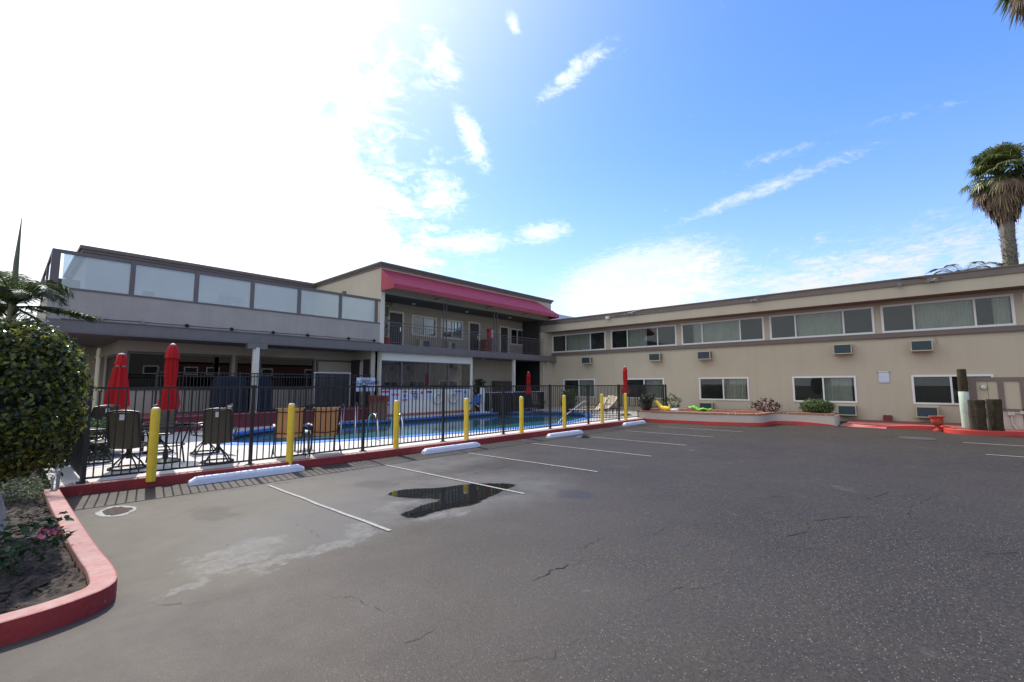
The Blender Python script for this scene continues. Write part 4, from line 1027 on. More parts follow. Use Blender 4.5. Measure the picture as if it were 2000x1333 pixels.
# sunroom with big window
YP = 18.82; sx = lambda p, q=720: onY(p, q, YP).x
PX0, PX1 = sx(741), sx(923)
wz0, wz1 = 1.43, 2.82
wa, wb = sx(745), sx(919.5)
obj('sunroom_wall', wall_holes('y', YP, .2, PX0, PX1, 0, 3.24, [(wa, wb, wz0, wz1)]).box(PX1-.2, YP+.2, 0, PX1, 20.7, 3.24), PALE, pb)
sf = obj('sunroom_window', MB().box(wa, YP+.02, wz1-.05, wb, YP+.1, wz1).box(wa, YP+.02, wz0, wb, YP+.1, wz0+.09), FRAMEG, pb)
for p_ in (785.5, 840, 876.5):
    obj('mullion', MB().box(sx(p_)-.04, YP+.02, wz0+.09, sx(p_)+.04, YP+.1, wz1-.05), FRAMEG, sf)
obj('pane', MB().box(wa, YP+.06, wz0, wb, YP+.066, wz1), GLASS, sf)
vs = []; fs = []; nn = 420
for i in range(nn+1):
    x = wa+(wb-wa)*i/nn; y = YP+.15+.015*math.sin(i*.55)
    vs += [(x, y, wz0), (x, y, wz1)]
for i in range(nn): fs.append((2*i, 2*i+1, 2*i+3, 2*i+2))
obj('blind', MB().add(vs, fs), CURTD, sf)
obj('brick_base', MB().box(PX0, YP-.03, .15, PX1, YP-.002, .28), BRICK, pb)
obj('downpipe', MB().tube([(PX0+.08, YP-.08, 3.2), (PX0-.02, YP-.08, 2.7), (PX0-.02, YP-.08, .3)], .045, 8), PIPE, pb, smooth=True)
# recess right of sunroom
obj('recess_back_wall', MB().box(PX1, 20.7, 0, onY(1003, 720, 20.7).x, 20.9, 3.24), CREAM, pb)
obj('recess_side', MB().box(onY(1003, 720, 20.7).x-.1, 20.9, 0, onY(1003, 720, 20.7).x, 26, 3.24).box(22, 26, 0, 25, 26.1, 3.24).box(24.08, 19.12, 0, 24.2, 26, 3.24), DARK, pb)  # passage walls in near black: the unlit depth is painted on
obj('recess_lamp', MB().lathe(onZ(981, 700, 3.2).x, 19.7, [(.10, 3.22), (.08, 3.18)], 12), WPLAS, pb, smooth=True)
cx_ = onY(1003.5, 720, 18.75).x
obj('column', MB().box(cx_-.08, 18.68, DK, cx_+.08, 18.84, 3.2), TRIMW, pb, bevel=.008)
cx_ = onY(494, 800, 18.5).x
obj('column', MB().box(cx_-.10, 18.45, .6, cx_+.02, 18.58, 3.05).box(cx_-.02, 18.40, .6, cx_+.10, 18.45, 3.05), TRIMW, pb, bevel=.008)
obj('column_bracket', MB().box(cx_-.30, 18.42, 3.0, cx_+.38, 18.72, 3.2), SLATE, pb)
# raised patio
struct('raised_patio', MB().box(.93, 18.12, 0, 11.33, 23, .62), REDWALL)
struct('patio_tiles', MB().box(.93, 18.08, .62, 11.33, 20.8, .66), REDTILE)
# globe lamps on the ledge
for i, (a, b) in enumerate([(197, 623), (279, 630), (364.5, 637), (452, 644), (533, 650.5), (600, 655), (680, 661.5), (730, 664.5)]):
    x = onY(a, b, YG-.03).x
    r = empty('ledge_light', (x, YG, 3.70), '%s small round light from the left along the grey ledge' % ORD[i], 'light', 'small round lights along the ledge')
    obj('lamp_head', MB().tube([(0, 0, 0), (0, -.05, 0), (0, -.11, -.02)], [.03, .06, .055], 10), DARK if i > 1 else GALV, r, world=False, smooth=True)
obj('ledge_cable', MB().tube([(x_, YG-.012, 3.70+.01*math.sin(x_*5)) for x_ in np.linspace(1.2, 11.4, 30)], .008, 4), BLACK, pb)
tag(obj('roof_vent', MB().cyl(*onY(672, 577, YG+.1).xy, ZG1+.08, ZG1+.22, .10, 12), FRAMEG, smooth=True), 'small round lamp on top of the glass terrace frame', 'lamp')

# white building behind the corner
wbld = empty('white_building', (34, 30, 0), 'plain white building showing above the wing roof at the corner', 'building')
def slab_wall():
    a = onY(1046, 612, 34); b = onY(1075, 611, 34); c = onY(1127, 617, 34); 
    return MB().box(a.x, 34, 0, c.x+6, 46, b.z)
obj('wall', slab_wall(), mat('white wall', (.62, .66, .74), .8, .03, 1), wbld)
for p_ in (1078, 1084): 
    t = onY(p_, 612, 33.9); obj('antenna', MB().tube([(t.x, 34.2, t.z-.4), (t.x, 34.2, t.z+.35)], .05, 6), FRAMEG, wbld)

# neighbouring building across the lot, seen mirrored in the shop windows
nb = empty('neighbouring_building', (16, -26, 0), 'grey and brown building across the lot, mirrored in the shop windows', 'building')
obj('wall', MB().box(6, -34, 0, 13, -26, 6.5), mat('grey render', (.13, .125, .12), .8), nb)
obj('brick_wall', MB().box(13, -33, 0, 40, -27, 4.6), mat('brown brick', (.085, .032, .024), .8), nb)
obj('roof_band', MB().box(13, -33, 4.6, 40, -26.8, 5.6), mat('cream band', (.22, .19, .15), .8), nb)
for x in (8, 10.8, 15, 17.4, 24, 30): 
    w = obj('window', MB().box(x, -25.98 if x < 13 else -26.98, 3.0, x+1.5, -25.9 if x < 13 else -26.9, 4.0), WHITE, nb)
    obj('pane', MB().box(x+.12, -25.9 if x < 13 else -26.9, 3.12, x+1.38, -25.89 if x < 13 else -26.89, 3.88), SCREEN, w)

# ------------------------------------------------------------------ signs on the sunroom wall
def wall_sign(p0, p1, label, header=None, footer=None, rows=6, body=SIGNW, accent=None):
    a, b = onY(*p0, YP-.012), onY(*p1, YP-.012); w, h = (b.x-a.x)/2, (a.z-b.z)/2; c = (a+b)/2
    r = empty('wall_sign', (c.x, YP-.012, c.z), label, 'sign', 'signs along the sunroom wall')
    obj('board', MB().box(-w, -.008, -h, w, .008, h), body, r, world=False)
    if header: obj('heading', MB().box(-w+.02, -.014, h-.11, -w*.2, -.009, h-.02).box(-w*.1, -.014, h-.11, w-.02, -.009, h-.02), header, r, world=False)
    if footer: obj('footing', MB().box(-w+.02, -.014, -h+.02, -w*.3, -.009, -h+.10).box(-w*.2, -.014, -h+.02, w-.02, -.009, -h+.10), footer, r, world=False)
    l = MB(); zt_ = h-.15 if header else h-.05; zb_ = -h+.13 if footer else -h+.05
    for k in range(rows):
        z = zt_-(zt_-zb_)*k/max(1, rows-1); l.box(-w+.05, -.013, z-.006, w-.05-RNG.uniform(0, w*.5), -.009, z+.006)
    obj('printing', l, mat('faint print', (.35, .40, .52), .6), r, world=False)
    if accent: accent(r, w, h)
    return r
def dot(col, dz=0.0):
    def f(r, w, h): obj('symbol', MB().tube([(0, -.009, dz), (0, -.016, dz)], min(w, h)*.62, 20), col, r, world=False, smooth=True)
    return f
wall_sign((745, 763), (761, 793.5), 'tall white sign with red heading and footing, leftmost on the sunroom wall', SIGNR, SIGNR, 9)
wall_sign((762, 763), (780, 792), 'tall white sign with one row of red letters beside the leftmost wall sign', None, None, 8, accent=lambda r, w, h: obj('heading', MB().box(-w*.7, -.014, h*.3, -w*.35, -.009, h*.5).box(-w*.25, -.014, h*.3, w*.05, -.009, h*.5).box(w*.15, -.014, h*.3, w*.45, -.009, h*.5).box(w*.55, -.014, h*.3, w*.8, -.009, h*.5), SIGNR, r, world=False))
wall_sign((785.5, 763), (795, 784), 'narrow wall sign with a blue disc between red bands', SIGNR, SIGNR, 2, accent=dot(SIGNB))
def threebars(r, w, h):
    for k in range(3): 
        obj('text_plate', MB().box(-w*.6+(.1*k), -.014, h*.75-k*h*.62-.1, w*.95, -.009, h*.75-k*h*.62+.04), SIGNK, r, world=False)
        l = MB()
        for j in range(6): l.box(-w*.5+.1*k+j*(w*.24), -.018, h*.75-k*h*.62-.075, -w*.5+.1*k+j*(w*.24)+w*.13, -.0145, h*.75-k*h*.62+.015)
        obj('lettering', l, SIGNW, r, world=False)
wall_sign((799, 764), (815.5, 780.5), 'white wall sign with three dark lettered bars', None, None, 2, accent=threebars)
wall_sign((820.5, 763.5), (828, 777), 'small white wall sign with a red round symbol', None, None, 3, accent=dot(SIGNR, .08))
wall_sign((833, 763.5), (843.5, 781), 'white wall sign with a thin black heading left of the life rings', SIGNK, None, 5)
wall_sign((888, 762.5), (901, 775), 'white wall sign with a blue heading right of the life rings', SIGNB, None, 4)
wall_sign((904.5, 762.5), (912, 774.5), 'small white wall sign with a blue round symbol, rightmost on the sunroom wall', None, None, 2, accent=dot(SIGNB, .05))
# life rings
for i, (a, b, c_) in enumerate([(849.5, 778, 'left'), (879, 777, 'right')]):
    p = onY(a+6, b, YP-.09)
    r = empty('life_ring', (p.x, YP-.09, p.z), '%s white life ring hanging under the sunroom window' % c_, 'life ring', 'life rings on the sunroom wall')
    obj('ring', MB().ring(0, 0, 0, .25, .065, 32, 10, plane='y'), WPLAS, r, world=False, smooth=True)
    obj('rope', MB().ring(0, 0, 0, .335, .009, 32, 5, plane='y').tube([(0, 0, .3), (.03, .03, .48)], .012, 5), mat('rope', (.5, .48, .42), .8), r, world=False, smooth=True)
# lifeguard sign on the patio fence
pa = onY(696.5, 738, 18.2); pc = onY(732, 764.5, 18.2)
w_, h_ = (pc.x-pa.x)/2, (pa.z-pc.z)/2
ls = empty('lifeguard_sign', ((pa.x+pc.x)/2, 18.2, (pa.z+pc.z)/2), 'white warning sign about no lifeguard, fixed to the patio fence', 'sign')
obj('board', MB().box(-w_, -.008, -h_, w_, .008, h_), SIGNW, ls, world=False, bevel=.003)
obj('heading_plate', MB().box(-w_*.55, -.012, h_*.56, w_*.55, -.009, h_*.92), SIGNK, ls, world=False)
lettering([('WARNING', .125, 0, h_*.74, .004)], SIGNW, ls, (PI/2, 0, 0), (0, -.016, 0))
lettering([('NO LIFEGUARD', .185, 0, h_*.28, .006), ('ON DUTY', .185, 0, -h_*.12, .006)], SIGNK, ls, (PI/2, 0, 0), (0, -.014, 0))
l = MB()
for s in (-1, 0, 1):
    for k in range(4): l.box(s*w_*.62-w_*.24, -.013, -h_*.48-k*.055, s*w_*.62+w_*.24, -.009, -h_*.48-k*.055+.02)
obj('printing', l, mat('blue print', (.12, .16, .32), .6), ls, world=False)
obj('post', MB().box(-.03, .0085, -1.4, .03, .05, -h_), BLACK, ls, world=False)

# ------------------------------------------------------------------ umbrellas
def umbrella(x, y, z0, zb, zt, r, label, waist=True, base=True, lean=(0, 0)):
    u = empty('umbrella', (x, y, z0), label, 'umbrella', 'closed red patio umbrellas')
    h = zt-zb; b = zb-z0
    if waist: prof = [(r*.25, b-.03), (r*.95, b), (r*1.0, b+h*.10), (r*.78, b+h*.27), (r*.52, b+h*.36), (r*.50, b+h*.40), (r*.60, b+h*.52), (r*.60, b+h*.68), (r*.52, b+h*.84)]
    else: prof = [(r*.25, b-.06), (r*.72, b-.03), (r*.98, b+.05), (r*.82, b+h*.3), (r*.62, b+h*.55), (r*.47, b+h*.76)]
    obj('canopy', MB().lathe(0, 0, prof, 64, .16, 9, x), REDF, u, smooth=True, world=False)
    obj('top_flap', MB().lathe(0, 0, [(r*.30, b+h*.80), (r*(.76 if waist else .50), b+h*.785), (r*(.66 if waist else .46), b+h*.86), (r*(.44 if waist else .36), b+h*.97), (r*.22, b+h)], 40, .08, 9, x), REDF, u, smooth=True, world=False)
    obj('finial', MB().lathe(0, 0, [(r*.28, b+h*.995), (r*.24, b+h*1.012), (.01, b+h*1.02)], 16), WPLAS, u, smooth=True, world=False)
    obj('pole', MB().cyl(0, 0, 0, b+h*.9, .022, 10), BLACK, u, smooth=True, world=False)
    if base: obj('base', MB().lathe(0, 0, [(.26, 0), (.26, .03), (.20, .06), (.05, .09), (.035, .25)], 24), BLACK, u, smooth=True, world=False)
    u.rotation_euler = (lean[0], lean[1], 0); return u
umbrella(2.24, 11.19, DK, 1.18, 2.47, .165, 'closed red umbrella tied at the waist, through the glass patio table', True)
umbrella(1.86, 14.6, DK, 1.12, 2.42, .235, 'closed red umbrella hanging loose behind the leftmost swivel chair', False, lean=(0, .02))
umbrella(20.25, 16.9, DK, 1.12, 2.38, .17, 'closed red umbrella in front of the dark passage', True)
umbrella(20.6, 10.95, DK, 1.19, 2.53, .165, 'closed red umbrella behind the last yellow bollard', True)

# ------------------------------------------------------------------ furniture
def swivel_chair(first=[None]):
    if first[0] is not None: return copy_tree(first[0])
    r = empty('swivel_chair', (0, 0, 0), '', 'chair', 'swivel sling chairs round the glass tables'); w = .225
    # chair faces +Y, back at -Y
    obj('base_ring', MB().ring(0, 0, .02, .27, .016, 32, 6), BLACK, r, world=False, smooth=True)
    lg = MB()
    for k in range(4):
        a = PI/4+k*PI/2; lg.tube([(.27*math.cos(a), .27*math.sin(a), .02), (.20*math.cos(a), .20*math.sin(a), .12), (.09*math.cos(a), .09*math.sin(a), .22), (.02*math.cos(a), .02*math.sin(a), .30)], .014, 6)
    lg.cyl(0, 0, .18, .36, .035, 10)
    obj('pedestal', lg, BLACK, r, world=False, smooth=True)
    prof = [(.27, .43), (.10, .40), (-.12, .385), (-.20, .41), (-.26, .52), (-.32, .72), (-.40, .98), (-.45, 1.03)]
    vs = []; fs = []; n_ = 8
    for (y, z) in prof:
        for i in range(n_+1):
            u = -1+2*i/n_; vs.append((u*w, y+.02*(u*u-1)*(1 if z > .5 else 0), z-.025*(1-u*u)*(1 if z < .5 else 0)))
    for j in range(len(prof)-1):
        for i in range(n_): a = j*(n_+1)+i; fs.append((a, a+1, a+n_+2, a+n_+1))
    sl = obj('sling', MB().add(vs, fs), TAUPE, r, world=False, smooth=True); md = sl.modifiers.new('s', 'SOLIDIFY'); md.thickness = .012
    fr_ = MB()
    for s in (-1, 1): fr_.tube([(s*w, y, z) for y, z in prof], .016, 8)
    fr_.tube([(-w, -.45, 1.03), (-w*.5, -.47, 1.055), (0, -.475, 1.06), (w*.5, -.47, 1.055), (w, -.45, 1.03)], .016, 8).tube([(-w, .27, .43), (w, .27, .43)], .014, 8).tube([(-w, -.1, .385), (w, -.1, .385)], .016, 6)
    obj('frame', fr_, BLACK, r, world=False, smooth=True)
    for s in (-1, 1):
        obj('armrest', MB().tube([(s*w, -.31, .66), (s*(w+.05), -.22, .66), (s*(w+.07), .05, .65), (s*(w+.06), .24, .62), (s*(w+.04), .28, .55), (s*(w+.01), .22, .42)], .017, 8), BLACK, r, world=False, smooth=True)
    obj('tag', MB().box(-.035, -.468, .90, .035, -.464, 1.0), WPLAS, r, world=False)
    first[0] = r; return r
def patch(o, x, y, rz, label, z=DK):
    o.location = (x, y, z); o.rotation_euler.z = rz; o['label'] = label
    if 'tan sling' in label: o.scale = (1.0, 1.0, 1.05)
    return o
patch(swivel_chair(), 1.62, 10.85, -.42, 'taupe swivel chair with its back to the fence left of the first bollard')
patch(swivel_chair(), 2.93, 10.43, -.36, 'taupe swivel chair with its back to the fence right of the first bollard')
patch(swivel_chair(), 1.30, 12.15, -1.2, 'taupe swivel chair behind the leftmost one, by the side fence')
patch(swivel_chair(), 3.12, 12.0, 1.5, 'taupe swivel chair turned sideways at the right of the glass table')
patch(swivel_chair(), 2.45, 12.9, 2.8, 'swivel chair facing the camera beyond the glass table')
patch(swivel_chair(), 1.45, 13.9, .3, 'dark swivel chair under the loose red umbrella')
tb = empty('patio_table', (2.24, 11.19, DK), 'oval glass patio table with the tied red umbrella through it', 'table')
obj('table_top', MB().lathe(0, 0, [(.52, .70), (.52, .712), (.02, .712)], 40), glassmat('table glass', (.6, .65, .65), dirt=.25, gain=2), tb, world=False, smooth=True)
obj('rim', MB().ring(0, 0, .705, .53, .018, 40, 6), BLACK, tb, world=False, smooth=True)
tlg = MB()
for k in range(4):
    a = PI/4+k*PI/2; tlg.tube([(.36*math.cos(a), .36*math.sin(a), 0), (.30*math.cos(a), .30*math.sin(a), .35), (.42*math.cos(a), .42*math.sin(a), .69)], .016, 6)
tlg.ring(0, 0, .33, .30, .012, 30, 6)
obj('leg_frame', tlg, BLACK, tb, world=False, smooth=True)
lt2 = empty('low_table', (1.7, 13.2, DK), 'dark low slatted table behind the leftmost chairs', 'table')
obj('table_top', MB().box(-.6, -.4, .42, .6, .4, .46), BLACK, lt2, world=False, bevel=.01)
obj('side_rail', MB().box(-.6, -.42, .2, .6, -.40, .26).box(-.6, .40, .2, .6, .42, .26), BLACK, lt2, world=False)
for sx_ in (-1, 1):
    for sy_ in (-1, 1): obj('leg', MB().box(sx_*.56-.03, sy_*.36-.03, 0, sx_*.56+.03, sy_*.36+.03, .42), BLACK, lt2, world=False)
def sling_chair(first=[None]):
    if first[0] is not None: return copy_tree(first[0])
    r = empty('sling_chair', (0, 0, 0), '', 'chair', 'tan sling armchairs facing the pool'); w = .25
    prof = [(.26, .42), (.05, .39), (-.17, .385), (-.22, .45), (-.27, .62), (-.34, .88), (-.37, .97)]
    vs = []; fs = []; n_ = 8
    for (y, z) in prof:
        for i in range(n_+1):
            u = -1+2*i/n_; vs.append((u*w, y+.015*(u*u-1)*(1 if z > .5 else 0), z-.02*(1-u*u)*(1 if z < .5 else 0)))
    for j in range(len(prof)-1):
        for i in range(n_): a = j*(n_+1)+i; fs.append((a, a+1, a+n_+2, a+n_+1))
    sl = obj('sling', MB().add(vs, fs), TAN, r, world=False, smooth=True); md = sl.modifiers.new('s', 'SOLIDIFY'); md.thickness = .01
    f = MB()
    for s in (-1, 1): f.tube([(s*(w+.012), y, z) for y, z in prof], .014, 8)
    f.tube([(-w, -.36, .90), (0, -.395, .88), (w, -.36, .90)], .012, 6).tube([(-w, -.24, .47), (0, -.27, .45), (w, -.24, .47)], .012, 6).tube([(-w, .0, .36), (-w+.03, -.1, .30), (w-.03, -.1, .30), (w, 0, .36)], .012, 6)
    obj('frame', f, BLACK, r, world=False, smooth=True)
    for s in (-1, 1):
        obj('leg', MB().tube([(s*(w+.02), .28, .0), (s*(w+.03), .26, .35), (s*(w+.03), .24, .60)], .014, 8), BLACK, r, world=False, smooth=True)
        obj('leg', MB().tube([(s*(w+.07), -.40, .0), (s*(w+.03), -.30, .3), (s*(w+.03), -.20, .60)], .014, 8), BLACK, r, world=False, smooth=True)
        obj('armrest', MB().box(s*(w+.035)-.025, -.30, .60, s*(w+.035)+.025, .27, .622), mat('pale armrest', (.55, .5, .45), .5), r, world=False, bevel=.008)
    first[0] = r; return r
patch(sling_chair(), 4.22, 10.30, -.34, 'tan sling armchair behind the second yellow bollard')
patch(sling_chair(), 4.86, 10.02, -.30, 'tan sling armchair right of the second yellow bollard')
st = empty('side_table', (4.75, 10.95, DK), 'small dark side table between the two tan chairs', 'table')
obj('table_top', MB().box(-.22, -.22, .40, .22, .22, .43), mat('pale slab', (.5, .47, .42), .6), st, world=False, bevel=.006)
for sx_ in (-1, 1):
    for sy_ in (-1, 1): obj('leg', MB().box(sx_*.19-.015, sy_*.19-.015, 0, sx_*.19+.015, sy_*.19+.015, .40), BLACK, st, world=False)
def lounger(first=[None]):
    if first[0] is not None: return copy_tree(first[0])
    r = empty('sun_lounger', (0, 0, 0), '', 'sun lounger', 'sling sun loungers by the pool'); w = .30
    prof = [(1.25, .36), (.6, .34), (0, .34), (-.3, .62), (-.52, .92)]
    vs = []; fs = []
    for (y, z) in prof: vs += [(-w, y, z), (w, y, z)]
    for j in range(len(prof)-1): fs.append((2*j, 2*j+1, 2*j+3, 2*j+2))
    sl = obj('sling', MB().add(vs, fs), mat('sand sling', (.50, .42, .32), .8), r, world=False); md = sl.modifiers.new('s', 'SOLIDIFY'); md.thickness = .01
    f = MB()
    for s in (-1, 1): f.tube([(s*(w+.015), y, z) for y, z in prof], .016, 6).tube([(s*(w+.015), 0, .34), (s*(w+.015), -.6, .33)], .016, 6)
    obj('frame', f, BLACK, r, world=False, smooth=True)
    for s in (-1, 1):
        for y in (1.0, -.4): obj('leg', MB().tube([(s*(w+.015), y, .34), (s*(w+.04), y+.04, 0)], .016, 6), BLACK, r, world=False, smooth=True)
        obj('armrest', MB().tube([(s*(w+.03), -.22, .52), (s*(w+.04), .1, .55), (s*(w+.03), .3, .35)], .014, 6), BLACK, r, world=False, smooth=True)
    first[0] = r; return r
patch(lounger(), 18.5, 11.35, .9, 'sand sling sun lounger between the seventh and eighth bollards')
patch(lounger(), 19.9, 11.6, .8, 'sand sling sun lounger behind the red umbrella by the planter')
patch(lounger(), 21.3, 12.6, 1.2, 'sand sling sun lounger nearest the beige wall')
for i, (x, y, rz, lb) in enumerate([(19.9, 15.9, 2.9, 'dark swivel chair at the far pool end by the counter'), (21.6, 15.0, 2.2, 'dark swivel chair near the corner of the wing'), (18.9, 17.9, 3.3, 'dark swivel chair beside the covered counter'), (21.9, 10.6, 1.8, 'dark swivel chair behind the far umbrella'), (21.2, 10.2, .3, 'dark swivel chair between the far umbrella and the planter')]):
    patch(swivel_chair(), x, y, rz, lb)
# counter and covered things
ct = empty('bar_counter', (20.2, 17.9, DK), 'long pale topped bar counter beyond the pool', 'counter')
obj('counter_top', MB().box(-2.6, -.25, 1.06, 2.7, .25, 1.10), mat('pale blue laminate', (.45, .52, .72), .3), ct, world=False, bevel=.008)
for x in (-2.4, 2.5): obj('leg', MB().box(x-.04, -.2, 0, x+.04, .2, 1.06), BLACK, ct, world=False)
obj('front_panel', MB().box(-.2, -.1, .1, 2.4, -.06, 1.05), BLKC, ct, world=False)
def cover(x, y, z, w, d, h, m, label):
    mb = MB(); nx = 14; prof = [(1.06, 0), (1.0, .1), (.97, .6), (.93, .92), (.8, 1.0)]
    vs = []; fs = []
    for s, t in prof:
        for k in range(28):
            a = 2*PI*k/28; ca, sa = math.cos(a), math.sin(a); e = .35
            rx = math.copysign(abs(ca)**e, ca); ry = math.copysign(abs(sa)**e, sa); wob = 1+.04*math.sin(k*2.4+t*4)*(1-t)
            vs.append((rx*w/2*s*wob, ry*d/2*s*wob, t*h+.03*math.sin(k*1.3)*(t > .95)))
    for i in range(len(prof)-1):
        for k in range(28): fs.append((i*28+k, i*28+(k+1) % 28, (i+1)*28+(k+1) % 28, (i+1)*28+k))
    fs.append(tuple((len(prof)-1)*28+k for k in range(28)))
    o = obj('covered_barbecue', mb.add(vs, fs), m, smooth=True); o.location = (x, y, z); tag(o, label, 'barbecue cover', 'covered barbecues'); return o
ca = onY(447, 790, 19.0); cover(ca.x, 19.0, .66, 1.15, .7, 1.28, NAVY, 'navy covered barbecue left of the white column')
ca = onY(513, 790, 19.0); cover(ca.x-.1, 19.0, .66, .75, .7, 1.25, NAVY, 'navy covered barbecue just right of the white column')
cover(18.4, 17.2, DK, .9, .7, 1.0, BLKC, 'black covered barbecue left of the counter front')
cover(19.4, 17.25, DK, .8, .7, 1.0, BLKC, 'black covered barbecue under the counter middle')
cab = empty('cabinet', (onY(980, 740, 20.5).x, 20.45, DK), 'brown shelf cabinet against the shaded back wall', 'cabinet')
obj('body', MB().box(-.75, -.2, 0, .75, .2, 1.75), CABW, cab, world=False, bevel=.01)
obj('door', MB().box(.02, -.22, .9, .68, -.203, 1.68), mat('glass door', (.06, .07, .08), .2), cab, world=False)
obj('door', MB().box(-.68, -.22, .9, -.02, -.203, 1.68), mat('dim door', (.08, .065, .045), .4), cab, world=False)
# patio screen gate
ga, gb = onY(612, 760, 19.2), onY(684, 760, 19.2)
gt = empty('screen_panel', ((ga.x+gb.x)/2, 19.2, .66), 'dark mesh panel in a thin white frame standing on the patio', 'screen')
gw = (gb.x-ga.x)/2
obj('frame', MB().box(-gw, -.02, 0, -gw+.05, .02, 1.55).box(gw-.03, -.02, 0, gw, .02, 1.55).box(-gw+.05, -.02, 1.51, gw-.03, .02, 1.55), TRIMW, gt, world=False)
gm = MB()
k = -gw+.08
while k < gw-.05: gm.box(k-.022, -.008, .02, k+.022, .008, 1.5); k += .06
obj('mesh', gm, DOORM, gt, world=False)
ra = onY(560, 800, 18.25); rb = onY(652, 781, 18.25)
tag(obj('ramp_rail', MB().add([(ra.x, 18.2, ra.z-.05), (rb.x, 18.2, rb.z-.14), (rb.x, 18.2, rb.z), (ra.x, 18.2, ra.z), (ra.x, 18.24, ra.z-.05), (rb.x, 18.24, rb.z-.14), (rb.x, 18.24, rb.z), (ra.x, 18.24, ra.z)], [(0, 1, 2, 3), (7, 6, 5, 4), (0, 4, 5, 1), (3, 2, 6, 7), (0, 3, 7, 4), (1, 5, 6, 2)]), BLACK), 'black sloping rail panel before the patio', 'rail')
# litter bin
bx = onZ(731, 817, DK)
bn = empty('litter_bin', (10.95, 17.6, DK), 'red brown slatted litter bin by the sunroom corner', 'litter bin')
sl_ = MB()
for k in range(7):
    for s in (-1, 1): sl_.box(-.27+k*.08, s*.27-.01, .03, -.27+k*.08+.065, s*.27+.01, .78).box(s*.27-.01, -.27+k*.08, .03, s*.27+.01, -.27+k*.08+.065, .78)
obj('slats', sl_, SLATW, bn, world=False)
obj('liner', MB().box(-.25, -.25, .02, .25, .25, .74), POTD, bn, world=False)
obj('lid', MB().box(-.31, -.31, .78, .31, .31, .84).box(-.31, .05, .84, .31, .31, 1.05).box(-.31, -.31, .84, -.20, .05, 1.05).box(.2, -.31, .84, .31, .05, 1.05), BBROWN, bn, world=False, bevel=.01)
# pool rails
def rail(pts, label, r=.022, extra=None):
    o = obj('handrail', MB().tube(pts, r, 10), STEEL, smooth=True); return tag(o, label, 'handrail')
def arc_rail(x, y, dirx, diry, h, L_, z):
    pts = [(x, y, z-.02)]
    for k in range(9):
        a = PI*k/8; pts.append((x+dirx*L_*(1-math.cos(a))/2, y+diry*L_*(1-math.cos(a))/2, z+h*.75+.25*h*math.sin(a)))
    pts.append((x+dirx*L_*1.05, y+diry*L_*1.05, z-.25)); return pts
rail([(6.95, 11.15, DK), (6.95, 11.2, .62), (6.98, 11.35, .82), (7.03, 11.65, .86), (7.12, 11.95, .72), (7.2, 12.15, .3), (7.2, 12.2, -.05)], 'bright steel pool ladder rail left of the third bollard')
rail([(7.62, 10.95, DK), (7.62, 11.0, .62), (7.65, 11.15, .82), (7.70, 11.45, .86), (7.8, 11.75, .72), (7.86, 11.95, .3), (7.86, 12.0, -.05)], 'bright steel pool ladder rail right of the third bollard')
fa = onY(667, 800, 16.9)
rail([(fa.x+.35, 17.4, DK), (fa.x+.35, 17.35, .8), (fa.x+.2, 17.2, .95), (fa.x, 16.95, .85), (fa.x-.05, 16.8, .0)], 'steel rail at the far pool edge, left one of the pair')
rail([(fa.x+.95, 17.4, DK), (fa.x+.95, 17.35, .8), (fa.x+.8, 17.2, .95), (fa.x+.6, 16.95, .85), (fa.x+.55, 16.8, .0)], 'steel rail at the far pool edge, right one of the pair')
sa = onY(1092, 829, 12.0); sb_ = onY(1145, 783, 12.6); 
o = obj('handrail', MB().tube([onY(1086, 832, 11.6), onY(1100, 815, 11.8), onY(1141, 784, 12.6), onY(1149, 785, 12.7), onY(1150, 806, 12.8)], .024, 10), WPLAS, smooth=True)
tag(o, 'long sloping pale stair rail at the shallow end', 'handrail')
# pool lift
lf = empty('pool_lift', (17.15, 17.55, DK), 'pool lift chair with blue seat on a white post', 'pool lift')
obj('post', MB().box(-.09, -.09, 0, .09, .09, 1.35).box(.12, -.06, .6, .2, .06, 1.2), WPLAS, lf, world=False, bevel=.01)
obj('base', MB().box(-.3, -.3, 0, .3, .3, .08), WPLAS, lf, world=False, bevel=.01)
obj('seat', MB().box(-.95, -.25, .52, -.50, .25, .58), BLUEP, lf, world=False, bevel=.02)
obj('backrest', MB().add([(-.52, -.25, .56), (-.52, .25, .56), (-.30, .25, .98), (-.30, -.25, .98), (-.47, -.25, .56), (-.47, .25, .56), (-.25, .25, .98), (-.25, -.25, .98)], [(0, 1, 2, 3), (7, 6, 5, 4), (0, 4, 5, 1), (3, 2, 6, 7), (0, 3, 7, 4), (1, 5, 6, 2)]), BLUEP, lf, world=False)
obj('footrest', MB().tube([(-.93, -.2, .52), (-1.1, -.2, .22), (-1.1, .2, .22), (-.93, .2, .52)], .02, 6), WPLAS, lf, world=False, smooth=True)
obj('arm', MB().tube([(-.5, 0, .50), (-.2, 0, .35), (0, 0, .5)], .035, 8).tube([(-.3, 0, .95), (-.05, 0, 1.1)], .025, 6), WPLAS, lf, world=False, smooth=True)
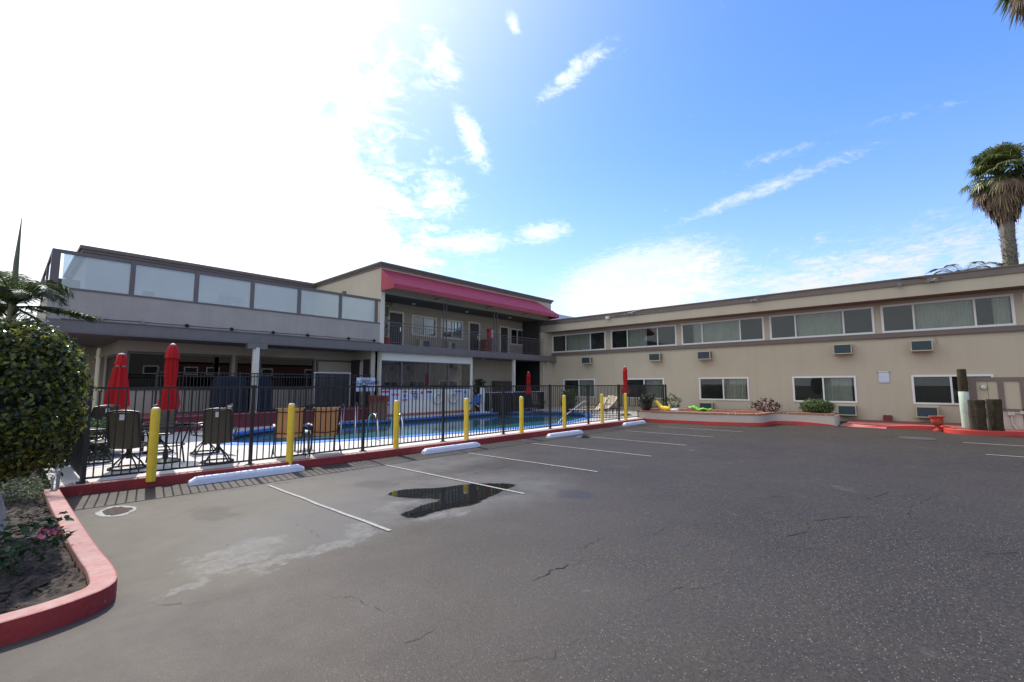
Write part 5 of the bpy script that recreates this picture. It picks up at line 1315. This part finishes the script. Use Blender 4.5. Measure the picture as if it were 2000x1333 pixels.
# things on the balcony
pc = onY(749, 665, 19.3)
pt = empty('potted_plant', (12.35, 19.25, 3.6), 'terracotta pot with a thin tall plant at the balcony left end', 'potted plant')
obj('pot', MB().lathe(0, 0, [(.14, 0), (.20, .30), (.22, .34)], 16), TERRA, pt, world=False, smooth=True)
cs = [(RNG.normal(0, .13), RNG.normal(0, .13), RNG.uniform(.5, 2.1)) for _ in range(160)]
obj('foliage', leaves(cs, [(0, 0, 1)]*160, .14, .05), BUSH, pt, world=False)
obj('stem', MB().tube([(0, 0, .3), (.03, 0, 1.2), (0, .02, 1.9)], .012, 5), BARK, pt, world=False)
for a, b, lb in ((819, 840, 'window air conditioner behind the balcony rail, left one'), (876, 890, 'window air conditioner behind the balcony rail, right one')):
    p, q = onY(a, 664, YD-.3), onY(b, 676, YD-.3)
    r = empty('balcony_air_conditioner', ((p.x+q.x)/2, YD-.16, 3.72), lb, 'air conditioner', 'balcony air conditioners')
    w = (q.x-p.x)/2; obj('casing', MB().box(-w, -.15, 0, w, .15, .42), ACH, r, world=False, bevel=.01); obj('grille', MB().box(-w+.25, -.165, .05, w-.04, -.152, .37), ACG, r, world=False)
p, q = onY(953, 646, YD-.05), onY(960.5, 659, YD-.05)
fe = empty('extinguisher_cabinet', ((p.x+q.x)/2, YD-.1, (p.z+q.z)/2), 'red extinguisher cabinet with white face on the balcony wall', 'extinguisher cabinet')
obj('box', MB().box(-.22, -.1, -.3, .22, .09, .3), SIGNR, fe, world=False, bevel=.01)
obj('label_plate', MB().box(-.02, -.11, -.26, .2, -.102, .26), WPLAS, fe, world=False)
bb = empty('balcony_bin', (onY(950, 670, 20.1).x, 20.1, 3.6), 'red brown bin beside the balcony post', 'bin')
obj('body', MB().box(-.28, -.2, 0, .28, .2, .8), BBROWN, bb, world=False, bevel=.015)
obj('lid', MB().box(-.30, -.22, .8, .30, .22, .86), CABW, bb, world=False, bevel=.01)

# ------------------------------------------------------------------ toys on the planter
toy = empty('inflatable_duck', (19.75, 8.75, .49), 'yellow inflatable pool toy lying on the brick capping', 'pool toy')
obj('body', MB().tube([(.0, .30, .34), (.0, .22, .38), (.0, .12, .28), (.0, 0, .12), (0, -.22, .08), (0, -.40, .10)], [.03, .09, .08, .11, .13, .05], 14), YVIN, toy, world=False, smooth=True)
obj('tail', MB().tube([(0, -.34, .10), (0, -.38, .32)], [.06, .01], 10), YVIN, toy, world=False, smooth=True)
obj('float', MB().ring(.1, -.55, .05, .14, .05, 20, 8), WPLAS, toy, world=False, smooth=True)
toy2 = empty('inflatable_float', (20.1, 7.15, .45), 'crumpled lime green inflatable float in the planter', 'pool toy')
vs = []; fs = []
for j in range(7):
    for i in range(9):
        u, v = i/8-.5, j/6-.5
        vs.append((v*.5+RNG.normal(0, .02), u*.85,   .08+.26*max(0, u-.1)+.04*math.sin(u*13+v*4)+.05*abs(v)*2+RNG.normal(0, .015)))
for j in range(6):
    for i in range(8): a = j*9+i; fs.append((a, a+1, a+10, a+9))
g1 = obj('body', MB().add(vs, fs), GRN, toy2, world=False, smooth=True); md = g1.modifiers.new('s', 'SOLIDIFY'); md.thickness = .05

# ------------------------------------------------------------------ plants
def shrub(name, x, y, z, rx, ry, rz, n_, L_, m, label, cat='shrub', stems=6, gap=.0, spread=1.0):
    r = empty(name, (x, y, z), label, cat)
    c = RNG.normal(0, 1, (n_, 3)); c /= np.linalg.norm(c, axis=1)[:, None]; rad = RNG.uniform(.45, 1.0, n_)**.5
    if gap: k = (np.sin(c[:, 0]*5+1)*np.cos(c[:, 1]*6)+np.sin(c[:, 2]*7)) > -gap; c = c[k]; rad = rad[k]
    P = c*rad[:, None]*np.array([rx, ry, rz])+np.array([0, 0, rz]); obj('foliage', leaves(P, c, L_, L_*.45), m, r, world=False)
    st = MB()
    for k in range(stems):
        a = RNG.uniform(0, 6.28); st.tube([(0, 0, 0), (rx*.3*math.cos(a), ry*.3*math.sin(a), rz*.7), (rx*.7*math.cos(a), ry*.7*math.sin(a), rz*1.4)], [.012, .008, .004], 5)
    obj('stem', st, BARK, r, world=False); return r
sp = onX(1596, 808, 22.6); shrub('round_shrub', 22.6, sp.y, .38, .55, .62, .33, 2200, .11, BUSH, 'dense round green shrub at the right end of the planter')
sp = onX(1498, 803, 22.0); shrub('red_leaved_shrub', 22.0, sp.y, .38, .35, .6, .34, 360, .13, MAG, 'open shrub with dark magenta flowers in the planter', gap=.3)
shrub('flowering_stems', 22.0, sp.y+.1, .40, .3, .75, .33, 90, .11, BUSH, 'sparse green stems rising around the magenta shrub', stems=9)
sp = onX(1313, 800, 23.0); shrub('small_shrub', 23.0, sp.y, .38, .3, .5, .42, 420, .12, BUSH, 'loose green shrub just beyond the fence end', gap=.4)
for px_, py_, s, lb in ((1256, 800, .28, 'dark bowl pot with a spiky plant on the planter corner'), (1128, 806, .34, 'big dark pot with a bushy plant at the shallow end'), (933, 803, .28, 'tall dark potted plant beside the sunroom')):
    if px_ == 1256: loc = (19.62, 9.42, .49)
    elif px_ == 1128: loc = (20.9, 14.5, DK)
    else: loc = (onY(936, 790, 18.9).x, 18.9, DK)
    r = empty('potted_plant', loc, lb, 'potted plant')
    hgt = {1256: .30, 1128: .45, 933: .6}[px_]
    obj('pot', MB().lathe(0, 0, [(s*.55, 0), (s*.95, hgt*.5), (s, hgt*.9), (s*1.05, hgt), (s*.85, hgt), (s*.8, hgt*.85)], 22), POTD, r, world=False, smooth=True)
    k = {1256: 260, 1128: 900, 933: 900}[px_]; hh = {1256: .32, 1128: .75, 933: 1.2}[px_]
    cs = [(RNG.normal(0, s*.55), RNG.normal(0, s*.55), hgt+RNG.uniform(0, hh)) for _ in range(k)]
    obj('foliage', leaves(cs, [(c[0], c[1], .3) for c in cs], .16, .05), DKLEAF if px_ != 1128 else BUSH, r, world=False)
for i, (px_, x_, h_, w_) in enumerate([(1187, 24.6, .9, .4), (1105, 24.5, .7, .5), (1265, 24.7, .6, .4)]):
    sp = onX(px_, 800, x_); n_ = 70; mb = MB()
    for k in range(n_):
        a = RNG.uniform(0, 6.28); t = RNG.uniform(.2, 1); s = h_*RNG.uniform(.6, 1.1)
        tip = (math.cos(a)*w_*t, math.sin(a)*w_*t, s*(1.2-t*.7)); sd = (-math.sin(a)*.03, math.cos(a)*.03, 0)
        mb.add([(-sd[0], -sd[1], 0), (sd[0], sd[1], 0), (tip[0]*.6+sd[0], tip[1]*.6+sd[1], tip[2]*.75), tip, (tip[0]*.6-sd[0], tip[1]*.6-sd[1], tip[2]*.75)], [(0, 1, 2, 3, 4)])
    o = obj('spiky_plant', mb, DKLEAF); o.location = (x_, sp.y, DK)
    tag(o, ['dark spiky plant against the wall left of the far red umbrella', 'dark spiky plant under the corner ground floor window', 'dark spiky plant under the second ground floor window'][i], 'plant')

# ficus topiary
tx, ty = -.13, 7.0
fic = empty('ficus_tree', (tx, ty, .09), 'clipped round ficus with glossy dark leaves in the left bed', 'tree')
n_ = 22000
c = RNG.normal(0, 1, (n_, 3)); c /= np.linalg.norm(c, axis=1)[:, None]
e = .66
q_ = np.sign(c)*np.abs(c)**e; lump = 1+.03*np.sin(c[:, 0]*9+c[:, 2]*7)+.03*np.sin(c[:, 1]*11+c[:, 2]*5)
rad = np.where(RNG.uniform(0, 1, n_) < .8, RNG.uniform(.90, 1.02, n_), RNG.uniform(.6, .9, n_))*lump
P = q_*rad[:, None]*np.array([.735, .78, .78]); P[:, 2] += 1.43
low = P[:, 2] < .95
keep = ~(low & (RNG.uniform(0, 1, n_) < .35)); P = P[keep]; c = c[keep]

sh = []; sn = []; tw = MB()
for _ in range(70):
    v = RNG.normal(0, 1, 3); v[2] = abs(v[2])*.9-.2; v /= np.linalg.norm(v); b0 = np.sign(v)*np.abs(v)**e*np.array([.76, .78, .78])*.95+np.array([0, 0, 1.43])
    tipp = b0+v*RNG.uniform(.08, .17)+np.array([0, 0, .04]); tw.tube([b0, tipp], [.004, .002], 4)
    for k in range(6): sh.append(b0+(tipp-b0)*(k+1)/6+RNG.normal(0, .012, 3)); sn.append(v)
mb_ = leaves(P, c+np.array([0, 0, -.1]), .064, .038, curl=.45, jitter=.55, down=1.0); m2_ = leaves(sh, sn, .05, .026, curl=.3, jitter=.6); mb_.add(m2_.v, m2_.f); obj('crown', mb_, LEAF, fic, world=False)
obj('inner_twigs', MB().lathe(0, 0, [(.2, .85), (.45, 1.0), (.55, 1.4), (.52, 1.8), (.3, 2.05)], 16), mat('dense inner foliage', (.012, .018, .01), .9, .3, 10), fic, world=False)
obj('trunk', MB().tube([(.22, .18, 0), (.20, .15, .3), (.12, .08, .6), (.0, 0, 1.0)], [.05, .04, .038, .03], 10).tube([(.0, -.3, 0), (.0, -.2, .5), (0, -.05, 1.0)], [.06, .05, .04], 10), LBARK, fic, world=False, smooth=True)

# feather palm behind the ficus
def frond(root, az, el, L_, droop, n_=30, leaf=.5, wid=.015, m=None, roll=0):
    mb = MB(); st = MB(); pts = []; d = Vector((math.cos(az), math.sin(az), 0)); p = Vector(root); ang = el
    for i in range(n_+1):
        pts.append(p.copy()); p = p+(d*math.cos(ang)+Vector((0, 0, math.sin(ang))))*(L_/n_); ang -= droop/n_*(.4+1.2*i/n_)
    side = Vector((-math.sin(az), math.cos(az), 0))
    for i in range(3, n_+1):
        t = i/n_; tg = (pts[i]-pts[i-1]).normalized(); up = side.cross(tg); l = leaf*math.sin(PI*min(1, .12+t*.86))**.7
        for s in (-1, 1):
            for j in (0, .5):
                b = pts[i-1].lerp(pts[i], j); dr = (side*s*.80+tg*.55+up*RNG.uniform(-.1, .25)).normalized()
                mid = b+dr*l*.55+Vector((0, 0, -.03*l)); tip = b+dr*l*RNG.uniform(.85, 1.05)+Vector((0, 0, -.35*l*RNG.uniform(.4, 1.1))); w = tg*wid
                mb.add([b-w*.4, b+w*.4, mid+w*.5, tip, mid-w*.5], [(0, 1, 2, 3, 4)])
    st.tube(pts, [.018*(1-i/(n_+1))+.003 for i in range(n_+1)], 5); return mb, st
def feather_palm(x, y, h, label, fr_list, L_, leaf, name='feather_palm', trunk=.12, spear=None):
    r = empty(name, (x, y, 0), label, 'palm')
    obj('trunk', MB().tube([(0, 0, 0), (.02, .01, h*.5), (0, 0, h)], [trunk, trunk*.85, trunk*.6], 12), BARK, r, world=False, smooth=True)
    F = MB(); T = MB()
    for az, el, k, dr in fr_list:
        a, b = frond((0, 0, h), az, el, L_*k, dr, leaf=leaf); F.add(a.v, a.f); T.add(b.v, b.f)
    obj('crown', F, PALML, r, world=False); obj('leaf_stalks', T, BUSH, r, world=False)
    if spear: obj('spear_leaf', MB().tube([(0, 0, h), (-.01, 0, h+spear*.5), (0, 0, h+spear)], [.05, .035, .004], 7), mat('spear green', (.12, .13, .06), .6), r, world=False)
    return r
azr = YAW-PI/2                    # direction to the right of the view
feather_palm(.02, 11.6, 3.0, 'feather palm with a tall unopened spear rising behind the clipped ficus', [(azr+.05, .05, 1.15, .5), (azr-.1, 1.2, .85, 3.0), (azr+.5, 1.35, .9, 3.0), (azr+3.0, 1.25, 1.0, 2.9), (azr+2.6, 1.0, 1.0, 2.4), (azr+3.5, 1.35, .9, 3.2), (azr+1.6, 1.3, .9, 2.4), (azr-1.3, 1.3, .9, 2.6), (azr+.3, 1.0, .7, 2.6), (azr+2.9, .6, 1.0, 1.6), (azr-.6, .9, .7, 2.2), (azr+2.2, 1.4, 1.0, 2.8), (azr-2.2, 1.2, .9, 2.6), (azr+2.75, .3, .9, 1.2), (azr+1.1, 1.45, .9, 3.2), (azr-.05, -.35, 1.1, .8), (azr+2.5, 1.45, 1.1, 2.6), (azr-2.9, 1.1, 1.1, 2.6)], 1.30, .38, spear=1.6, trunk=.09)
# tall fan palm beyond the wing
def fan_palm(loc, h, R_, label, seed, dead_only=False):
    g = np.random.default_rng(seed); r = empty('fan_palm', loc, label, 'palm')
    tr = MB(); pts = []; rs = []
    for i in range(26):
        z = h*i/25; pts.append((.0+.15*math.sin(i*.2), 0, z)); rs.append(.42-.10*i/25+(.03 if i % 2 else 0))
    tr.tube(pts, rs, 12)
    for i in range(700):
        z = g.uniform(h*.45, h*.97); a = g.uniform(0, 6.28); rr = .36; tr.add([(rr*math.cos(a), rr*math.sin(a), z), (rr*math.cos(a+.25), rr*math.sin(a+.25), z), ((rr+.14)*math.cos(a+.12), (rr+.14)*math.sin(a+.12), z+.16)], [(0, 1, 2)])
    obj('trunk', tr, BARK, r, world=False)
    def fan(F, c, ax, up, R, nseg=20, spread=1.9, droopy=.25, w=.10):
        sd = ax.cross(up).normalized()
        for k in range(nseg):
            a = (-1+2*k/(nseg-1))*spread; d = (ax*math.cos(a)+sd*math.sin(a)).normalized(); l = R*g.uniform(.8, 1.05)
            per = (-ax*math.sin(a)+sd*math.cos(a)).normalized()*w*R*.5
            m1 = c+d*l*.6; tp = c+d*l-Vector((0, 0, droopy*l*g.uniform(.5, 1.3)))
            F.add([c, m1+per, tp, m1-per], [(0, 1, 2, 3)])
    G = MB(); ST = MB()
    for i in range(95):
        az = g.uniform(0, 6.28); el = g.uniform(-.6, 1.45); d = Vector((math.cos(az)*math.cos(el), math.sin(az)*math.cos(el), math.sin(el)))
        pl_ = R_*g.uniform(.35, .68); c = Vector((0, 0, h))+d*pl_; upv = Vector((0, 0, 1)) if abs(d.z) < .9 else Vector((1, 0, 0))
        nrm = d.cross(upv).normalized().cross(d)
        ax = (d+Vector((0, 0, -.25))).normalized()
        fan(G, c, ax, nrm, R_*g.uniform(.30, .42), 18, 1.7, .45)
        ST.tube([(0, 0, h), c], .03, 4)
    D = MB()
    for i in range(42):                   # dead fans among the green
        az = g.uniform(0, 6.28); el = g.uniform(-.9, -.1); d = Vector((math.cos(az)*math.cos(el), math.sin(az)*math.cos(el), math.sin(el)))
        c = Vector((0, 0, h-.2))+d*R_*g.uniform(.35, .6); fan(D, c, (d+Vector((0, 0, -1.2))).normalized(), d, R_*.4, 12, .9, .5)
    for i in range(1500):                 # skirt
        t = g.uniform(0, 1); z = h-.5-t*R_*.95; a = g.uniform(0, 6.28)
        rr = (R_*.40*(1-t)**.85+.40)*(1+.08*math.sin(a*5+t*9))*g.uniform(.82, 1.03); l = g.uniform(.5, 1.1)
        b0 = Vector((rr*math.cos(a), rr*math.sin(a), z)); wd = Vector((-math.sin(a), math.cos(a), 0))*g.uniform(.03, .08)
        tp = b0+Vector((g.normal(0, .08)-.12*math.cos(a), g.normal(0, .08)-.12*math.sin(a), -l)); D.add([b0-wd, b0+wd, tp+wd*.4, tp-wd*.4], [(0, 1, 2, 3)])
    obj('dead_skirt', D, PALMD, r, world=False); obj('crown', G, FANL, r, world=False); obj('leaf_stalks', ST, FANL, r, world=False)
    return r
fan_palm((44.73, -4.95, 0), 15.8, 2.45, 'tall fan palm with a skirt of dead leaves beyond the wing roof', 5)
_d = ray(2062, -62); _t = 30/math.hypot(_d.x, _d.y)
fan_palm((_d.x*_t, _d.y*_t, 0), H+_t*_d.z+.8, 2.6, 'second tall fan palm whose dry leaf tips hang into the top right corner', 9)
t1 = onX(1880, 530, 40); feather_palm(40, t1.y, t1.z-.6, 'wispy feather palm top showing above the wing roof, left of the other', [(k*.9, 1.1, 1, 2.6) for k in range(7)], 2.6, .45, trunk=.15)
t1 = onX(1950, 528, 42); feather_palm(42, t1.y, t1.z-.7, 'spreading feather palm top at the foot of the tall fan palm', [(k*.8, .75, 1, 1.8) for k in range(8)], 3.2, .6, trunk=.15)

# rose bush in the bed
rb = empty('rose_bush', (.16, 5.7, .09), 'rose bush with one pink bloom leaning over the kerb', 'rose bush')
stp = [[(0, 0, 0), (-.02, .02, .2), (-.08, .05, .42)], [(0, 0, 0), (.08, 0, .16), (.18, .05, .27)], [(0, 0, 0), (-.1, -.05, .2), (-.2, -.06, .35)], [(0, 0, 0), (.05, .10, .25), (.10, .16, .40)], [(.18, .05, .27), (.23, .06, .33), (.26, .08, .38)], [(.08, 0, .16), (.2, -.02, .22), (.30, .0, .25)]]
sm = MB(); cs = []
for s in stp:
    sm.tube(s, [.006, .005, .003], 5)
    for _ in range(26):
        t = RNG.uniform(.2, 1); a, b = Vector(s[1]), Vector(s[2]); p_ = Vector(s[0]).lerp(a, t) if RNG.uniform() < .4 else a.lerp(b, t); cs.append(p_+Vector(RNG.normal(0, .035, 3)))
obj('stem', sm, mat('rose stem', (.05, .07, .03), .6), rb, world=False)
cs = [c for c in cs if c.z > .04]
cs += [Vector((-.22, -.05, .2))+Vector(RNG.normal(0, 1, 3))*.5*Vector((.25, .25, .25)).x for _ in range(60)]
cs = [c for c in cs if c.z > .02]
obj('leaves', leaves(cs, [(0, 0, 1)]*len(cs), .075, .048, jitter=.5), ROSEL, rb, world=False)
obj('young_leaves', leaves([Vector((.27, .03, .27))+Vector(RNG.normal(0, .03, 3)) for _ in range(16)], [(0, 0, 1)]*16, .04, .02), ROSER, rb, world=False)
ctr = Vector((.19, .05, .30)); pn = []; pc_ = []
for k in range(42):
    a = k*2.4; rr = .010+.0014*k; pc_.append(ctr+Vector((rr*math.cos(a), rr*math.sin(a), .012-.0006*k))); pn.append((math.cos(a)*.8, math.sin(a)*.8, .9))
obj('bloom', leaves(pc_, pn, .042, .046, curl=-.3, jitter=.25), PETAL, rb, world=False)
# low ground plants at the corner of the bed
cs = [(RNG.uniform(-.5, .55), RNG.uniform(8.9, 9.9), RNG.uniform(.1, .38)) for _ in range(900)]
tag(obj('ground_cover', leaves(cs, [(0, 0, 1)]*len(cs), .06, .025), BUSH), 'low leafy ground cover under the ficus by the side fence', 'ground cover', kind='stuff')
cs = [(RNG.uniform(-.9, .8), RNG.uniform(10.2, 16), RNG.uniform(.2, 1.35)) for _ in range(5200)]
tag(obj('hedge', leaves(cs, [(0, -1, .3)]*len(cs), .13, .05), DKLEAF), 'dark mass of shrubs behind the side fence', 'hedge', kind='stuff')
cs = [(1.1+RNG.uniform(0, .5), 12.6+RNG.uniform(0, .9), RNG.uniform(.2, .95)) for _ in range(700)]
tag(obj('leafy_shrub', leaves(cs, [(0, -1, .3)]*len(cs), .09, .04), BUSH), 'bright green shrub just inside the side fence', 'shrub')
o = obj('white_pipe', MB().tube([(.64, 9.52, .08), (.64, 9.52, .42)], .022, 10).tube([(.58, 9.45, .08), (.58, 9.45, .32), (.62, 9.5, .36)], .014, 8), GALV, smooth=True)
tag(o, 'short pale standpipe at the corner of the left bed', 'pipe')
rk = MB().lathe(.78, 9.72, [(.02, .14), (.045, .155), (.035, .19), (.01, .20)], 9, .1, 3)
tag(obj('rock', rk, mat('pale rock', (.45, .43, .40), .9, .2, 20)), 'small pale stone at the foot of the first fence post', 'stone')
